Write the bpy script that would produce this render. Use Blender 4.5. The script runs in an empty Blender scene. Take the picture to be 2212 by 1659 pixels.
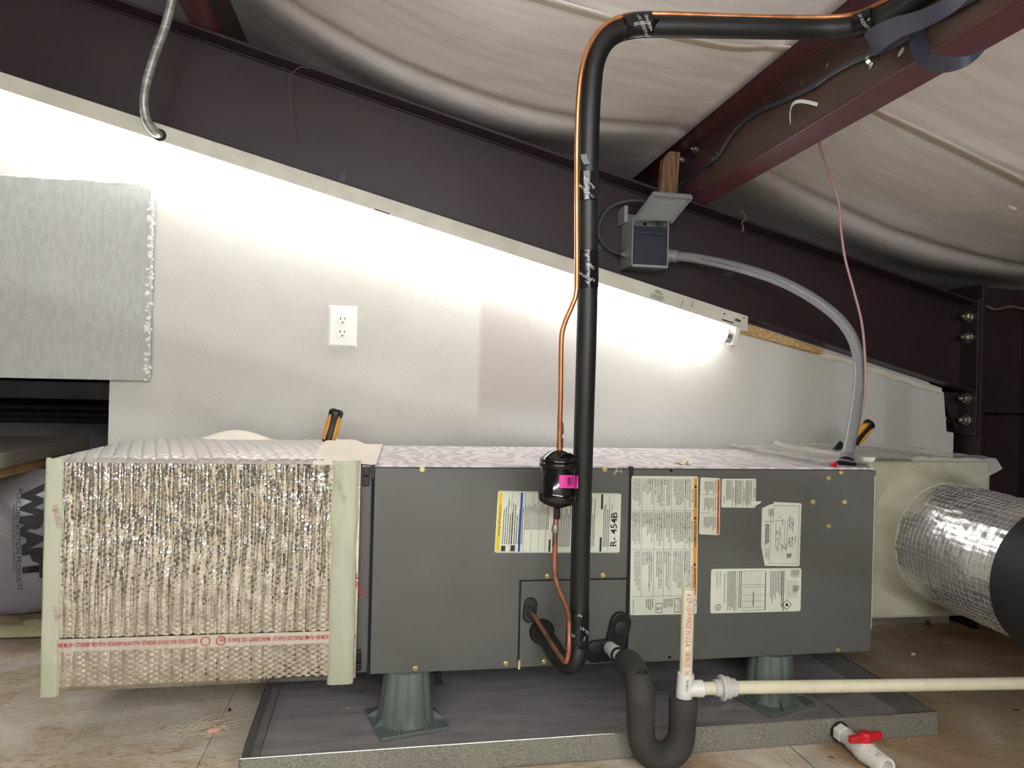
import bpy, bmesh, math, random
import numpy as np
from mathutils import Vector, Matrix, noise
random.seed(7)
S = bpy.context.scene
COL = S.collection
W, H, F = 2212, 1659, 1560.0            # photograph size and focal length in pixels

# ------------------------------------------------------------------ camera
CAM = Vector((0.02746, -1.65094, 0.78891))
def cam_axes(yaw, pitch, roll):
    f = Vector((math.sin(yaw)*math.cos(pitch), math.cos(yaw)*math.cos(pitch), math.sin(pitch)))
    r = Vector((math.cos(yaw), -math.sin(yaw), 0)); u = r.cross(f)
    return r*math.cos(roll)+u*math.sin(roll), -r*math.sin(roll)+u*math.cos(roll), f
RT, UP, FW = cam_axes(math.radians(9.7), math.radians(0.05), math.radians(1.45))
cd = bpy.data.cameras.new('camera'); cd.sensor_fit = 'HORIZONTAL'; cd.sensor_width = 36; cd.lens = F/W*36
cd.clip_start = .02
cam = bpy.data.objects.new('camera', cd); COL.objects.link(cam)
M = Matrix((RT, UP, -FW)).transposed().to_4x4(); M.translation = CAM
cam.matrix_world = M; S.camera = cam

# ------------------------------------------------------------------ world, exposure
wd = bpy.data.worlds.new('world'); S.world = wd; wd.use_nodes = True
wd.node_tree.nodes['Background'].inputs[0].default_value = (.95, .97, 1, 1)
wd.node_tree.nodes['Background'].inputs[1].default_value = 0.02
S.view_settings.view_transform = 'Standard'; S.view_settings.look = 'None'
S.view_settings.gamma = 1; S.view_settings.use_curve_mapping = False
S.view_settings.exposure = 1.15
S.cycles.use_light_tree = False; S.cycles.max_bounces = 6; S.cycles.diffuse_bounces = 3; S.cycles.glossy_bounces = 3
TUBE_POWER = 7.0        # emission of the tube in view
FILL_POWER = 43.0        # emission of the added, unseen fill tubes behind the viewer

# ------------------------------------------------------------------ helpers
def ray(px, py):
    return RT*((px-W/2)/F) - UP*((py-H/2)/F) + FW
def at(px, py, Y):                       # point on the plane Y = const seen at a pixel
    d = ray(px, py); return CAM + d*((Y-CAM.y)/d.y)
def atz(px, py, Z):
    d = ray(px, py); return CAM + d*((Z-CAM.z)/d.z)
def onplane(px, py, z0, s):              # plane z = z0 + s*x
    d = ray(px, py); t = (z0+s*CAM.x-CAM.z)/(d.z-s*d.x); return CAM+d*t
def V(*a): return Vector(a)
def srgb(r, g, b):
    f = lambda c: (c/255/12.92 if c/255 <= .04045 else ((c/255+.055)/1.055)**2.4)
    return (f(r), f(g), f(b), 1)

# ---- materials
MATS = {}
def mat(name, col, rough=.5, metal=0, col2=None, scale=20, detail=5, lo=.4, hi=.6, bump=0, bscale=60, bdist=.002,
        stretch=(1, 1, 1), rough2=None, spec=None, extra=None, alpha=1, trans=0, emit=None, estr=0, wave=None, coat=0, distort=0):
    if name in MATS: return MATS[name]
    m = bpy.data.materials.new(name); m.use_nodes = True; nt = m.node_tree; N = nt.nodes; L = nt.links
    b = N['Principled BSDF']; b.inputs['Base Color'].default_value = col
    b.inputs['Roughness'].default_value = rough; b.inputs['Metallic'].default_value = metal
    if spec is not None: b.inputs['Specular IOR Level'].default_value = spec
    if coat: b.inputs['Coat Weight'].default_value = coat
    if alpha < 1: b.inputs['Alpha'].default_value = alpha
    if trans: b.inputs['Transmission Weight'].default_value = trans
    if emit: b.inputs['Emission Color'].default_value = emit; b.inputs['Emission Strength'].default_value = estr
    tc = mp = None
    if col2 or bump or rough2 is not None:
        tc = N.new('ShaderNodeTexCoord'); mp = N.new('ShaderNodeMapping'); mp.inputs['Scale'].default_value = stretch
        L.new(tc.outputs['Object'], mp.inputs['Vector'])
    fac = None
    if col2 or rough2 is not None:
        n = N.new('ShaderNodeTexNoise'); n.inputs['Scale'].default_value = scale; n.inputs['Detail'].default_value = detail
        n.inputs['Distortion'].default_value = distort
        L.new(mp.outputs[0], n.inputs['Vector'])
        r = N.new('ShaderNodeMapRange'); r.inputs[1].default_value = lo; r.inputs[2].default_value = hi; r.clamp = True
        L.new(n.outputs['Fac'], r.inputs[0]); fac = r.outputs[0]
    if col2:
        mx = N.new('ShaderNodeMix'); mx.data_type = 'RGBA'; L.new(fac, mx.inputs[0])
        mx.inputs[6].default_value = col; mx.inputs[7].default_value = col2
        L.new(mx.outputs[2], b.inputs['Base Color'])
    if rough2 is not None:
        mr = N.new('ShaderNodeMapRange'); L.new(fac, mr.inputs[0]); mr.inputs[3].default_value = rough; mr.inputs[4].default_value = rough2
        L.new(mr.outputs[0], b.inputs['Roughness'])
    if bump:
        n2 = N.new('ShaderNodeTexNoise'); n2.inputs['Scale'].default_value = bscale; n2.inputs['Detail'].default_value = 4
        L.new(mp.outputs[0], n2.inputs['Vector'])
        bp = N.new('ShaderNodeBump'); bp.inputs['Strength'].default_value = bump; bp.inputs['Distance'].default_value = bdist
        L.new(n2.outputs['Fac'], bp.inputs['Height']); L.new(bp.outputs[0], b.inputs['Normal'])
    if extra: extra(m, nt, N, L, b, tc, mp)
    MATS[name] = m
    return m
def second_layer(m, col, scale, lo, hi, detail=3, stretch=(1, 1, 1), dist=0, mask=None):
    """mix one more colour over whatever feeds Base Color (stains, dirt, painted shade, patches with a shape of their own)"""
    nt = m.node_tree; N = nt.nodes; L = nt.links; b = N['Principled BSDF']
    tc = N.new('ShaderNodeTexCoord'); mp = N.new('ShaderNodeMapping'); mp.inputs['Scale'].default_value = stretch
    L.new(tc.outputs['Object'], mp.inputs['Vector'])
    n = N.new('ShaderNodeTexNoise'); n.inputs['Scale'].default_value = scale; n.inputs['Detail'].default_value = detail; n.inputs['Distortion'].default_value = dist
    L.new(mp.outputs[0], n.inputs['Vector'])
    r = N.new('ShaderNodeMapRange'); r.inputs[1].default_value = lo; r.inputs[2].default_value = hi; L.new(n.outputs['Fac'], r.inputs[0])
    fac = r.outputs[0]
    if mask:                                   # box mask: list of (axis, lo0, lo1, hi1, hi0)
        sx = N.new('ShaderNodeSeparateXYZ'); L.new(tc.outputs['Object'], sx.inputs[0])
        for ax, a, b2, c, d in mask:
            for p, q in ((a, b2), (d, c)):
                mr = N.new('ShaderNodeMapRange'); mr.inputs[1].default_value = p; mr.inputs[2].default_value = q
                L.new(sx.outputs[ax], mr.inputs[0])
                mu = N.new('ShaderNodeMath'); mu.operation = 'MULTIPLY'; L.new(fac, mu.inputs[0]); L.new(mr.outputs[0], mu.inputs[1]); fac = mu.outputs[0]
    mx = N.new('ShaderNodeMix'); mx.data_type = 'RGBA'; L.new(fac, mx.inputs[0]); mx.inputs[7].default_value = col
    if b.inputs['Base Color'].links:
        L.new(b.inputs['Base Color'].links[0].from_socket, mx.inputs[6])
    else: mx.inputs[6].default_value = b.inputs['Base Color'].default_value
    L.new(mx.outputs[2], b.inputs['Base Color'])
    return m

# ---- objects
def put(o, label=None, cat=None, group=None, kind=None):
    if label: o['label'] = label
    if cat: o['category'] = cat
    if group: o['group'] = group
    if kind: o['kind'] = kind
    return o
def thing(name, label, cat, loc, group=None, kind=None):
    o = bpy.data.objects.new(name, None); COL.objects.link(o); o.location = loc; o.empty_display_size = .05
    return put(o, label, cat, group, kind)
def origin(o):
    w = Vector((0, 0, 0))
    while o is not None: w = w + Vector(o.location); o = o.parent
    return w
class MB:
    def __init__(s): s.v = []; s.f = []
    def add(s, vs, fs):
        k = len(s.v); s.v += [Vector(v) for v in vs]; s.f += [tuple(i+k for i in f) for f in fs]; return s
    def box(s, x0, x1, y0, y1, z0, z1):
        vs = [(x, y, z) for z in (z0, z1) for y in (y0, y1) for x in (x0, x1)]
        return s.add(vs, [(0, 2, 3, 1), (4, 5, 7, 6), (0, 1, 5, 4), (2, 6, 7, 3), (0, 4, 6, 2), (1, 3, 7, 5)])
    def obox(s, c, ax, ay, az):              # box by centre and three half axes
        c = Vector(c); vs = [c+ax*i+ay*j+az*k for k in (-1, 1) for j in (-1, 1) for i in (-1, 1)]
        return s.add(vs, [(0, 2, 3, 1), (4, 5, 7, 6), (0, 1, 5, 4), (2, 6, 7, 3), (0, 4, 6, 2), (1, 3, 7, 5)])
    def prism(s, loop, d):                   # planar loop extruded by vector d
        n = len(loop); loop = [Vector(p) for p in loop]; d = Vector(d)
        s.add(loop+[p+d for p in loop], [tuple(range(n-1, -1, -1)), tuple(range(n, 2*n))]+[(i, (i+1) % n, n+(i+1) % n, n+i) for i in range(n)])
        return s
    def tube(s, pts, r, n=12, cap=True, rfun=None, squash=None):
        pts = [Vector(p) for p in pts]; m = len(pts); rs = r if isinstance(r, (list, tuple)) else [r]*m
        T = []
        for i in range(m):
            t = (pts[min(i+1, m-1)]-pts[max(i-1, 0)]); T.append(t.normalized() if t.length else V(0, 0, 1))
        a = V(0, 0, 1) if abs(T[0].z) < .9 else V(0, 1, 0)
        nrm = (a-T[0]*a.dot(T[0])).normalized(); vs = []; fs = []
        for i in range(m):
            if i:
                ax = T[i-1].cross(T[i])
                if ax.length > 1e-7: nrm = Matrix.Rotation(math.asin(min(1, ax.length)), 3, ax.normalized()) @ nrm
                nrm = (nrm-T[i]*nrm.dot(T[i])).normalized()
            b = T[i].cross(nrm)
            for k in range(n):
                th = 2*math.pi*k/n; rr = rs[i]*(rfun(i, th) if rfun else 1)
                vs.append(pts[i]+(nrm*math.cos(th)+b*math.sin(th))*rr)
        for i in range(m-1):
            for k in range(n):
                fs.append((i*n+k, i*n+(k+1) % n, (i+1)*n+(k+1) % n, (i+1)*n+k))
        if cap: fs.append(tuple(range(n-1, -1, -1))); fs.append(tuple(range((m-1)*n, m*n)))
        return s.add(vs, fs)
    def lathe(s, o, axis, prof, n=20, rfun=None, ref=None):     # prof = [(radius, height along axis)]
        o = Vector(o); axis = Vector(axis).normalized()
        a = ref if ref is not None else (V(0, 0, 1) if abs(axis.z) < .9 else V(1, 0, 0))
        u = (a-axis*a.dot(axis)).normalized(); w = axis.cross(u); vs = []; fs = []
        for i, (r, h) in enumerate(prof):
            for k in range(n):
                th = 2*math.pi*k/n; rr = r*(rfun(i, th) if rfun else 1)
                vs.append(o+axis*h+(u*math.cos(th)+w*math.sin(th))*rr)
        for i in range(len(prof)-1):
            for k in range(n): fs.append((i*n+k, i*n+(k+1) % n, (i+1)*n+(k+1) % n, (i+1)*n+k))
        if prof[0][0] > 1e-5: fs.append(tuple(range(n-1, -1, -1)))
        if prof[-1][0] > 1e-5: fs.append(tuple(range((len(prof)-1)*n, len(prof)*n)))
        return s.add(vs, fs)
    def grid(s, nu, nv, fn, thick=None):
        vs = [fn(i/(nu-1), j/(nv-1)) for j in range(nv) for i in range(nu)]
        fs = [(j*nu+i, j*nu+i+1, (j+1)*nu+i+1, (j+1)*nu+i) for j in range(nv-1) for i in range(nu-1)]
        return s.add(vs, fs)
    def ribbon(s, pts, wid, th=.0015):       # flat band: pts centre line, wid half-width vectors
        pts = [Vector(p) for p in pts]; m = len(pts); vs = []; fs = []
        for i, p in enumerate(pts):
            t = (pts[min(i+1, m-1)]-pts[max(i-1, 0)]).normalized(); w = Vector(wid[i] if isinstance(wid, list) else wid)
            nn = t.cross(w); nn = nn.normalized()*th/2 if nn.length > 1e-9 else V(0, 0, th/2)
            vs += [p-w-nn, p+w-nn, p+w+nn, p-w+nn]
        for i in range(m-1):
            for k in range(4): fs.append((i*4+k, i*4+(k+1) % 4, (i+1)*4+(k+1) % 4, (i+1)*4+k))
        fs += [(3, 2, 1, 0), ((m-1)*4, (m-1)*4+1, (m-1)*4+2, (m-1)*4+3)]
        return s.add(vs, fs)
    def build(s, name, m, parent=None, smooth=35, bevel=0, loc=None, fix=True):
        o0 = origin(parent) if parent else (Vector(loc) if loc is not None else Vector((0, 0, 0)))
        me = bpy.data.meshes.new(name); me.from_pydata([v-o0 for v in s.v], [], s.f)
        if fix:
            bm = bmesh.new(); bm.from_mesh(me); bmesh.ops.recalc_face_normals(bm, faces=bm.faces); bm.to_mesh(me); bm.free()
        me.materials.append(m)
        if smooth:
            me.polygons.foreach_set('use_smooth', [True]*len(me.polygons)); me.set_sharp_from_angle(angle=math.radians(smooth))
        o = bpy.data.objects.new(name, me); COL.objects.link(o)
        if parent: o.parent = parent
        else: o.location = o0
        if bevel:
            bv = o.modifiers.new('bevel', 'BEVEL'); bv.width = bevel; bv.segments = 2; bv.limit_method = 'ANGLE'; bv.harden_normals = False
        return o
def spline(pts, n=8):
    pts = [Vector(p) for p in pts]; P = [pts[0]*2-pts[1]]+pts+[pts[-1]*2-pts[-2]]; out = []
    for i in range(1, len(P)-2):
        a, b, c, d = P[i-1], P[i], P[i+1], P[i+2]
        for k in range(n):
            t = k/n; out.append(.5*((2*b)+(c-a)*t+(2*a-5*b+4*c-d)*t*t+(3*b-a-3*c+d)*t**3))
    out.append(pts[-1]); return out
def pxpath(l, n=8): return spline([at(*p) for p in l], n)
def rbox(x0, x1, y0, y1, z0, z1, r):         # rounded-corner outline in XZ, extruded in Y
    lp = []
    for cx, cz, a0 in ((x1-r, z1-r, 0), (x0+r, z1-r, 90), (x0+r, z0+r, 180), (x1-r, z0+r, 270)):
        for k in range(5):
            a = math.radians(a0+k*22.5); lp.append((cx+r*math.cos(a), y0, cz+r*math.sin(a)))
    return MB().prism(lp, (0, y1-y0, 0))
def text(name, body, size, fn, m, parent, bold=0, align='LEFT', line=1.0, res=2, sx=1, label=None, shear=0, curved=False):
    c = bpy.data.curves.new('t', 'FONT'); c.body = body; c.size = size; c.align_x = align; c.space_line = line
    c.resolution_u = res; c.offset = bold*size; c.shear = shear
    t = bpy.data.objects.new('t', c); COL.objects.link(t)
    bpy.context.view_layer.update()
    me = bpy.data.meshes.new_from_object(t.evaluated_get(bpy.context.evaluated_depsgraph_get()))
    o0 = origin(parent)
    if curved:                               # enough vertices to follow a round surface
        bm = bmesh.new(); bm.from_mesh(me)
        for k in range(-2, 9):
            bmesh.ops.bisect_plane(bm, geom=bm.verts[:]+bm.edges[:]+bm.faces[:], plane_co=(0, k*size/8+.0001, 0), plane_no=(0, 1, 0))
        xmax = max(v.co.x for v in bm.verts)
        for k in range(1, int(xmax/(size*.4))+1):
            bmesh.ops.bisect_plane(bm, geom=bm.verts[:]+bm.edges[:]+bm.faces[:], plane_co=(k*size*.4, 0, 0), plane_no=(1, 0, 0))
        bm.to_mesh(me); bm.free()
    for v in me.vertices: v.co = fn(v.co.x*sx, v.co.y)-o0
    me.name = name; me.materials.clear(); me.materials.append(m)
    o = bpy.data.objects.new(name, me); COL.objects.link(o); o.parent = parent
    bpy.data.objects.remove(t); bpy.data.curves.remove(c)
    if label: o['label'] = label
    return o
def frame_fn(o, ux, uy):                      # flat text frame
    o = Vector(o); ux = Vector(ux); uy = Vector(uy)
    return lambda u, v: o+ux*u+uy*v
XP, YP, ZP = V(1, 0, 0), V(0, 1, 0), V(0, 0, 1)
def copy_thing(o, loc, **kw):
    c = o.copy(); COL.objects.link(c); c.location = loc
    for k, v in kw.items(): c[k] = v
    for ch in list(o.children):
        d = ch.copy(); COL.objects.link(d); d.parent = c
        for g in list(ch.children):
            e = g.copy(); COL.objects.link(e); e.parent = d
    return c

# ------------------------------------------------------------------ materials
m_wall = mat('gypsum_paint', srgb(206, 204, 198), .75, col2=srgb(200, 197, 190), scale=3, bump=.25, bscale=150, bdist=.0015)
m_ceil = mat('vinyl_facing', srgb(243, 236, 232), .55, col2=srgb(232, 224, 219), scale=5, stretch=(1, 5, 1), bump=.07, bscale=7, bdist=.005)
m_floor = mat('old_plywood', srgb(212, 199, 180), .88, col2=srgb(186, 168, 142), scale=5, detail=5, lo=.36, hi=.66, bump=.7, bscale=90, bdist=.003, distort=1.5)
second_layer(m_floor, srgb(164, 142, 112), 70, .50, .72, 2, stretch=(.35, 1.0, 1), dist=2.0)
second_layer(m_floor, srgb(120, 96, 74), 60, .69, .78, 2, stretch=(.7, 1.0, 1), dist=1.5)
second_layer(m_floor, srgb(224, 217, 206), 3, .50, .70, 4, dist=.8)
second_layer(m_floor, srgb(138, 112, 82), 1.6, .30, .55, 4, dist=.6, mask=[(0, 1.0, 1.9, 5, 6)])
second_layer(m_floor, srgb(150, 124, 92), 2.4, .46, .66, 4, dist=.6, mask=[(0, -.45, .2, 5, 6)])  # shade painted into the colour: browner away from the lamp-lit left floor
m_steel = mat('red_oxide_paint', srgb(46, 27, 32), .45, col2=srgb(39, 24, 30), scale=4, bump=.05, bscale=200, bdist=.0006)
second_layer(m_steel, srgb(62, 64, 72), 9, .71, .73, 5)
m_purlin = mat('red_oxide_purlin', srgb(98, 54, 60), .34, col2=srgb(86, 50, 54), scale=6, lo=.35, hi=.65)
m_purlinw = mat('red_oxide_web', srgb(92, 66, 58), .42, col2=srgb(78, 58, 52), scale=6, lo=.35, hi=.65)
m_purlin = MATS['red_oxide_purlin']
m_column = mat('dark_column_paint', srgb(38, 24, 28), .5, col2=srgb(46, 28, 31), scale=5)
m_gray = mat('unit_gray_paint', srgb(95, 95, 91), .45, col2=srgb(92, 92, 88), scale=8, bump=.06, bscale=500, bdist=.0004)
m_black = mat('black_plastic', srgb(24, 24, 26), .38)
m_rubber = mat('black_rubber', srgb(30, 31, 33), .6)
m_foamins = mat('pipe_insulation_foam', srgb(20, 21, 22), .45, col2=srgb(27, 28, 28), scale=14, bump=.15, bscale=90, bdist=.001)
m_trapins = mat('trap_insulation_foam', srgb(50, 48, 46), .8, col2=srgb(60, 57, 53), scale=18, bump=.15, bscale=120, bdist=.001)
m_tape = mat('black_tape', srgb(22, 22, 24), .16, bump=.5, bscale=70, bdist=.002)
m_tapew = mat('tape_print_white', srgb(200, 200, 200), .5)
m_copper = mat('copper', srgb(226, 160, 112), .3, metal=.9, col2=srgb(190, 124, 84), scale=30, stretch=(1, 1, .3), rough2=.45)
m_copperd = mat('heat_stained_copper', srgb(184, 124, 98), .38, metal=.8, col2=srgb(128, 104, 84), scale=22, lo=.42, hi=.58)
m_braze = mat('braze_alloy', srgb(150, 146, 136), .5, metal=.7, bump=.6, bscale=250, bdist=.001)
m_gloss = mat('black_gloss_enamel', srgb(9, 10, 12), .12, coat=.5)
m_brass = mat('zinc_yellow_screw', srgb(216, 196, 140), .34, metal=.8)
m_zinc = mat('zinc_plated', srgb(205, 205, 200), .25, metal=1, bump=.2, bscale=200)
m_galv = mat('galvanized_sheet', srgb(176, 174, 164), .38, metal=.6, col2=srgb(136, 135, 126), scale=380, detail=2, lo=.42, hi=.58, rough2=.5)
m_panfloor = mat('galvanized_pan_floor', srgb(170, 162, 163), .34, metal=.1, col2=srgb(140, 136, 138), scale=6, lo=.3, hi=.7, rough2=.45, stretch=(1, 5, 1))
m_foil = mat('reflective_foil', srgb(236, 234, 230), .17, metal=1, bump=.3, bscale=160, bdist=.0015, col2=srgb(214, 212, 206), scale=40)
m_duct = mat('duct_foil', srgb(228, 226, 226), .27, metal=.92, bump=.3, bscale=60, bdist=.004)
m_mastic = mat('pale_green_tape', srgb(186, 188, 166), .55, col2=srgb(174, 177, 152), scale=12, bump=.5, bscale=40, bdist=.002, stretch=(2, 2, .4))
m_mastic2 = mat('green_mastic', srgb(172, 170, 150), .6, col2=srgb(156, 153, 132), scale=9, detail=8, bump=.35, bscale=26, bdist=.002, distort=.4)
m_creamtape = mat('cream_tape', srgb(226, 216, 204), .6, bump=.5, bscale=50, bdist=.002)
m_pvc = mat('pvc_cream', srgb(226, 220, 194), .38, col2=srgb(220, 213, 186), scale=30)
m_pvcw = mat('pvc_white', srgb(228, 226, 218), .34)
m_pvcg = mat('pvc_gray', srgb(196, 195, 190), .42)
m_red = mat('red_plastic', srgb(200, 26, 44), .4)
m_foot = mat('green_gray_plastic', srgb(104, 114, 108), .38, col2=srgb(96, 106, 100), scale=8)
m_white = mat('white_enamel', srgb(226, 222, 212), .35)
m_fixture = mat('fixture_enamel', srgb(206, 202, 190), .4, col2=srgb(196, 192, 178), scale=15)
m_plate = mat('outlet_white', srgb(232, 229, 222), .35)
m_dark = mat('dark_slot', srgb(14, 13, 13), .7)
m_label = mat('label_paper', srgb(222, 224, 208), .5)
m_ink = mat('print_black', srgb(26, 26, 26), .6)
m_inkg = mat('print_gray', srgb(58, 58, 56), .6)
m_yellow = mat('print_yellow', srgb(236, 200, 24), .5)
m_blue = mat('print_blue', srgb(28, 70, 164), .5)
m_orange = mat('print_orange', srgb(232, 150, 24), .5)
m_ored = mat('print_orange_red', srgb(222, 92, 52), .5)
m_pink = mat('print_pink', srgb(226, 60, 160), .45)
m_redink = mat('print_red', srgb(186, 32, 48), .6)
m_gbox = mat('enclosure_gray', srgb(142, 146, 144), .4)
m_gboxi = mat('enclosure_navy_insert', srgb(32, 36, 52), .45)
m_whip = mat('whip_gray_pvc', srgb(132, 133, 134), .4)
m_wood = mat('raw_lumber', srgb(132, 98, 72), .7, col2=srgb(102, 70, 48), scale=14, stretch=(9, 9, .8), lo=.4, hi=.6)
m_lumber = mat('pine_lumber', srgb(206, 170, 122), .7, col2=srgb(180, 140, 92), scale=16, stretch=(6, 1, 6), lo=.4, hi=.6)
m_wire = mat('brown_pink_wire', srgb(176, 134, 130), .45)
m_cable = mat('dark_cable', srgb(66, 70, 74), .4)
m_strap = mat('navy_webbing', srgb(60, 61, 76), .55, bump=.4, bscale=600, bdist=.0006)
m_blackweb = mat('black_webbing', srgb(26, 27, 29), .6, bump=.6, bscale=500, bdist=.0008)
m_handle = mat('orange_grip', srgb(214, 144, 40), .5)
m_eps = mat('expanded_polystyrene', srgb(192, 194, 190), .8, col2=srgb(182, 184, 180), scale=60, bump=.55, bscale=300, bdist=.0025, stretch=(1.5, 1, .5))
m_epsedge = mat('torn_polystyrene', srgb(240, 240, 238), .8, bump=.8, bscale=300, bdist=.003)
m_film = mat('clear_poly_film', srgb(235, 232, 226), .22, alpha=.42, bump=.3, bscale=20, bdist=.004)
m_bag = mat('gray_poly_bag', srgb(128, 122, 128), .3, bump=.35, bscale=7, bdist=.02)
m_board = mat('gray_board', srgb(146, 136, 126), .6)
m_sidedk = mat('dark_siding', srgb(176, 176, 184), .45, col2=srgb(150, 150, 158), scale=4)
m_cob = mat('cobweb', srgb(104, 84, 72), .9)
m_chip = mat('wood_chip', srgb(170, 150, 126), .9, col2=srgb(120, 92, 70), scale=80)
m_fluff = mat('fiberglass_fluff', srgb(214, 196, 172), .95)
m_pinkins = mat('pink_fiberglass', srgb(216, 168, 152), .95)
m_kraft = mat('kraft_paper', srgb(150, 128, 98), .7)
m_greenpad = mat('green_pad', srgb(172, 170, 136), .8, bump=.4, bscale=60)
m_tube = mat('fluorescent_glow', srgb(255, 252, 246), .4, emit=(1, .985, .98, 1), estr=TUBE_POWER)
m_tube_fill = mat('fill_tube_glow', srgb(255, 252, 246), .4, emit=(.95, .985, 1, 1), estr=FILL_POWER)
# brushed, smeared top of the cabinet
def swirl(m, nt, N, L, b, tc, mp):
    t = N.new('ShaderNodeTexCoord'); mm = N.new('ShaderNodeMapping'); mm.inputs['Scale'].default_value = (1, .8, 1); L.new(t.outputs['Object'], mm.inputs['Vector'])
    nz = N.new('ShaderNodeTexNoise'); nz.inputs['Scale'].default_value = 5; nz.inputs['Detail'].default_value = 2; L.new(mm.outputs[0], nz.inputs['Vector'])
    vm = N.new('ShaderNodeVectorMath'); vm.operation = 'MULTIPLY_ADD'; vm.inputs[1].default_value = (.45, .45, 0)
    L.new(nz.outputs['Color'], vm.inputs[0]); L.new(mm.outputs[0], vm.inputs[2])
    wv = N.new('ShaderNodeTexWave'); wv.wave_type = 'BANDS'; wv.inputs['Scale'].default_value = 6; wv.inputs['Distortion'].default_value = 5
    wv.inputs['Detail'].default_value = 3; wv.inputs['Detail Scale'].default_value = 1.6; L.new(vm.outputs[0], wv.inputs['Vector'])
    cr = N.new('ShaderNodeValToRGB'); cr.color_ramp.elements[0].color = srgb(186, 179, 183); cr.color_ramp.elements[1].color = srgb(220, 213, 216)
    cr.color_ramp.elements[0].position = .2; cr.color_ramp.elements[1].position = .7
    L.new(wv.outputs['Fac'], cr.inputs[0]); L.new(cr.outputs[0], b.inputs['Base Color'])
m_top = mat('smeared_top_sheet', srgb(220, 212, 214), .4, extra=swirl)
# primer patches on the wall (object space of the wall = world)
second_layer(m_wall, srgb(186, 180, 174), 2.2, .2, .4, 0, mask=[(0, .295, .31, .60, .95), (2, .66, .74, 1.25, 1.3)])
second_layer(m_wall, srgb(198, 196, 187), 2.2, .2, .4, 0, mask=[(0, 1.30, 1.36, 1.50, 1.53), (2, .5, .55, 1.25, 1.3)])
second_layer(m_wall, srgb(188, 186, 178), 2.2, .2, .4, 0, mask=[(0, 1.69, 1.715, 1.79, 1.81), (2, .4, .5, 1.25, 1.3)])
second_layer(m_panfloor, srgb(190, 190, 190), 14, .52, .60, 6, dist=1.5, mask=[(0, .16, .22, .34, .42), (1, -.19, -.16, -.1, -.05)])

# ------------------------------------------------------------------ roof geometry
SL = -.2625
def ztop(x): return 1.635+SL*x            # top of rafter
def zbot(x): return 1.322-.2615*x         # underside of rafter bottom flange
def zceil(x): return 1.845+SL*x           # insulation plane over the purlins
WY = .565                                 # front face of the wall
SN = V(-SL, 0, 1).normalized(); SD = V(1, 0, SL).normalized()   # roof normal / down-slope direction

# ------------------------------------------------------------------ setting
fl = thing('floor', 'old stained plywood floor covered in dust and splinters', 'floor', (0, 0, 0), kind='structure')
del fl['category']
xs = [-3.6, -1.38, -.335, .885, 2.1, 3.4]; ys = [-4.6, -2.1, -.42, 2.02, 4.6]
sheet = 0
for i in range(len(xs)-1):
    for j in range(len(ys)-1):
        dy = .37 if i % 2 else 0
        y0 = ys[j]+(dy if j else 0); y1 = ys[j+1]+(dy if j < len(ys)-2 else 0)
        dz = random.uniform(-.0012, 0)
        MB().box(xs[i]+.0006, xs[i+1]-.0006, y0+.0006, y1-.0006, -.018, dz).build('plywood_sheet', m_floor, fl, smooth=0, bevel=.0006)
MB().box(-3.6, 3.4, -4.6, 4.6, -.06, -.02).build('subfloor', m_dark, fl, smooth=0)

wall = MB()
lp = [V(-.754, WY, 0), V(1.968, WY, 0), V(1.968, WY, .66), V(1.94, WY, .665), V(1.925, WY, .80), V(1.86, WY, zbot(1.86)-.0005), V(-2.6, WY, zbot(-2.6)-.0005), V(-2.6, WY, .79), V(-.754, WY, .79)]
wall.prism(lp, (0, .013, 0))
put(wall.build('wall_back', m_wall, smooth=0), kind='structure')
def ceilz(x, y):
    t = min(1, max(0, (((x-1.04) % 1.49))/1.345))              # position between two purlins
    sag = .11*math.sin(math.pi*t)-.006
    if x > .99: sag *= .55
    z = zceil(x)-sag
    z -= .035*math.exp(-((y-.62)/.16)**2)*math.sin(math.pi*t)   # blanket pinched down over the rafter
    z += .020*math.exp(-((y-.53)/.035)**2)*(.4+.6*math.sin(math.pi*t))
    for ys_, w in ((-.075, .0), (-1.28, .0), (-2.5, 0), (1.1, 0)):
        d = y-ys_
        z -= .010*math.exp(-d*22) if d > 0 else .010*math.exp(d*160)        # lapped seam
    z += .012*noise.noise(V(x*.9, y*1.6, 3))+.004*noise.noise(V(x*3, y*5, 9))
    return z
c = MB(); nx, ny = 150, 250
xs_c = np.linspace(-3.6, 3.4, nx); ys_c = np.concatenate([np.linspace(-4.6, -1.6, 60), np.linspace(-1.57, 1.3, 170), np.linspace(1.4, 4.6, 20)])
ny = len(ys_c)
c.add([(x, y, ceilz(x, y)) for y in ys_c for x in xs_c], [(j*nx+i, (j+1)*nx+i, (j+1)*nx+i+1, j*nx+i+1) for j in range(ny-1) for i in range(nx-1)])
ceil_o = put(c.build('ceiling', m_ceil, fix=False, smooth=60), kind='structure')
def hit_ceil(px, py):
    d = ray(px, py); t = .5
    while t < 6:
        p = CAM+d*t
        if p.z > ceilz(p.x, p.y): break
        t += .01
    return p
m_seam = mat('seam_tab', srgb(178, 164, 146), .6)
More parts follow.
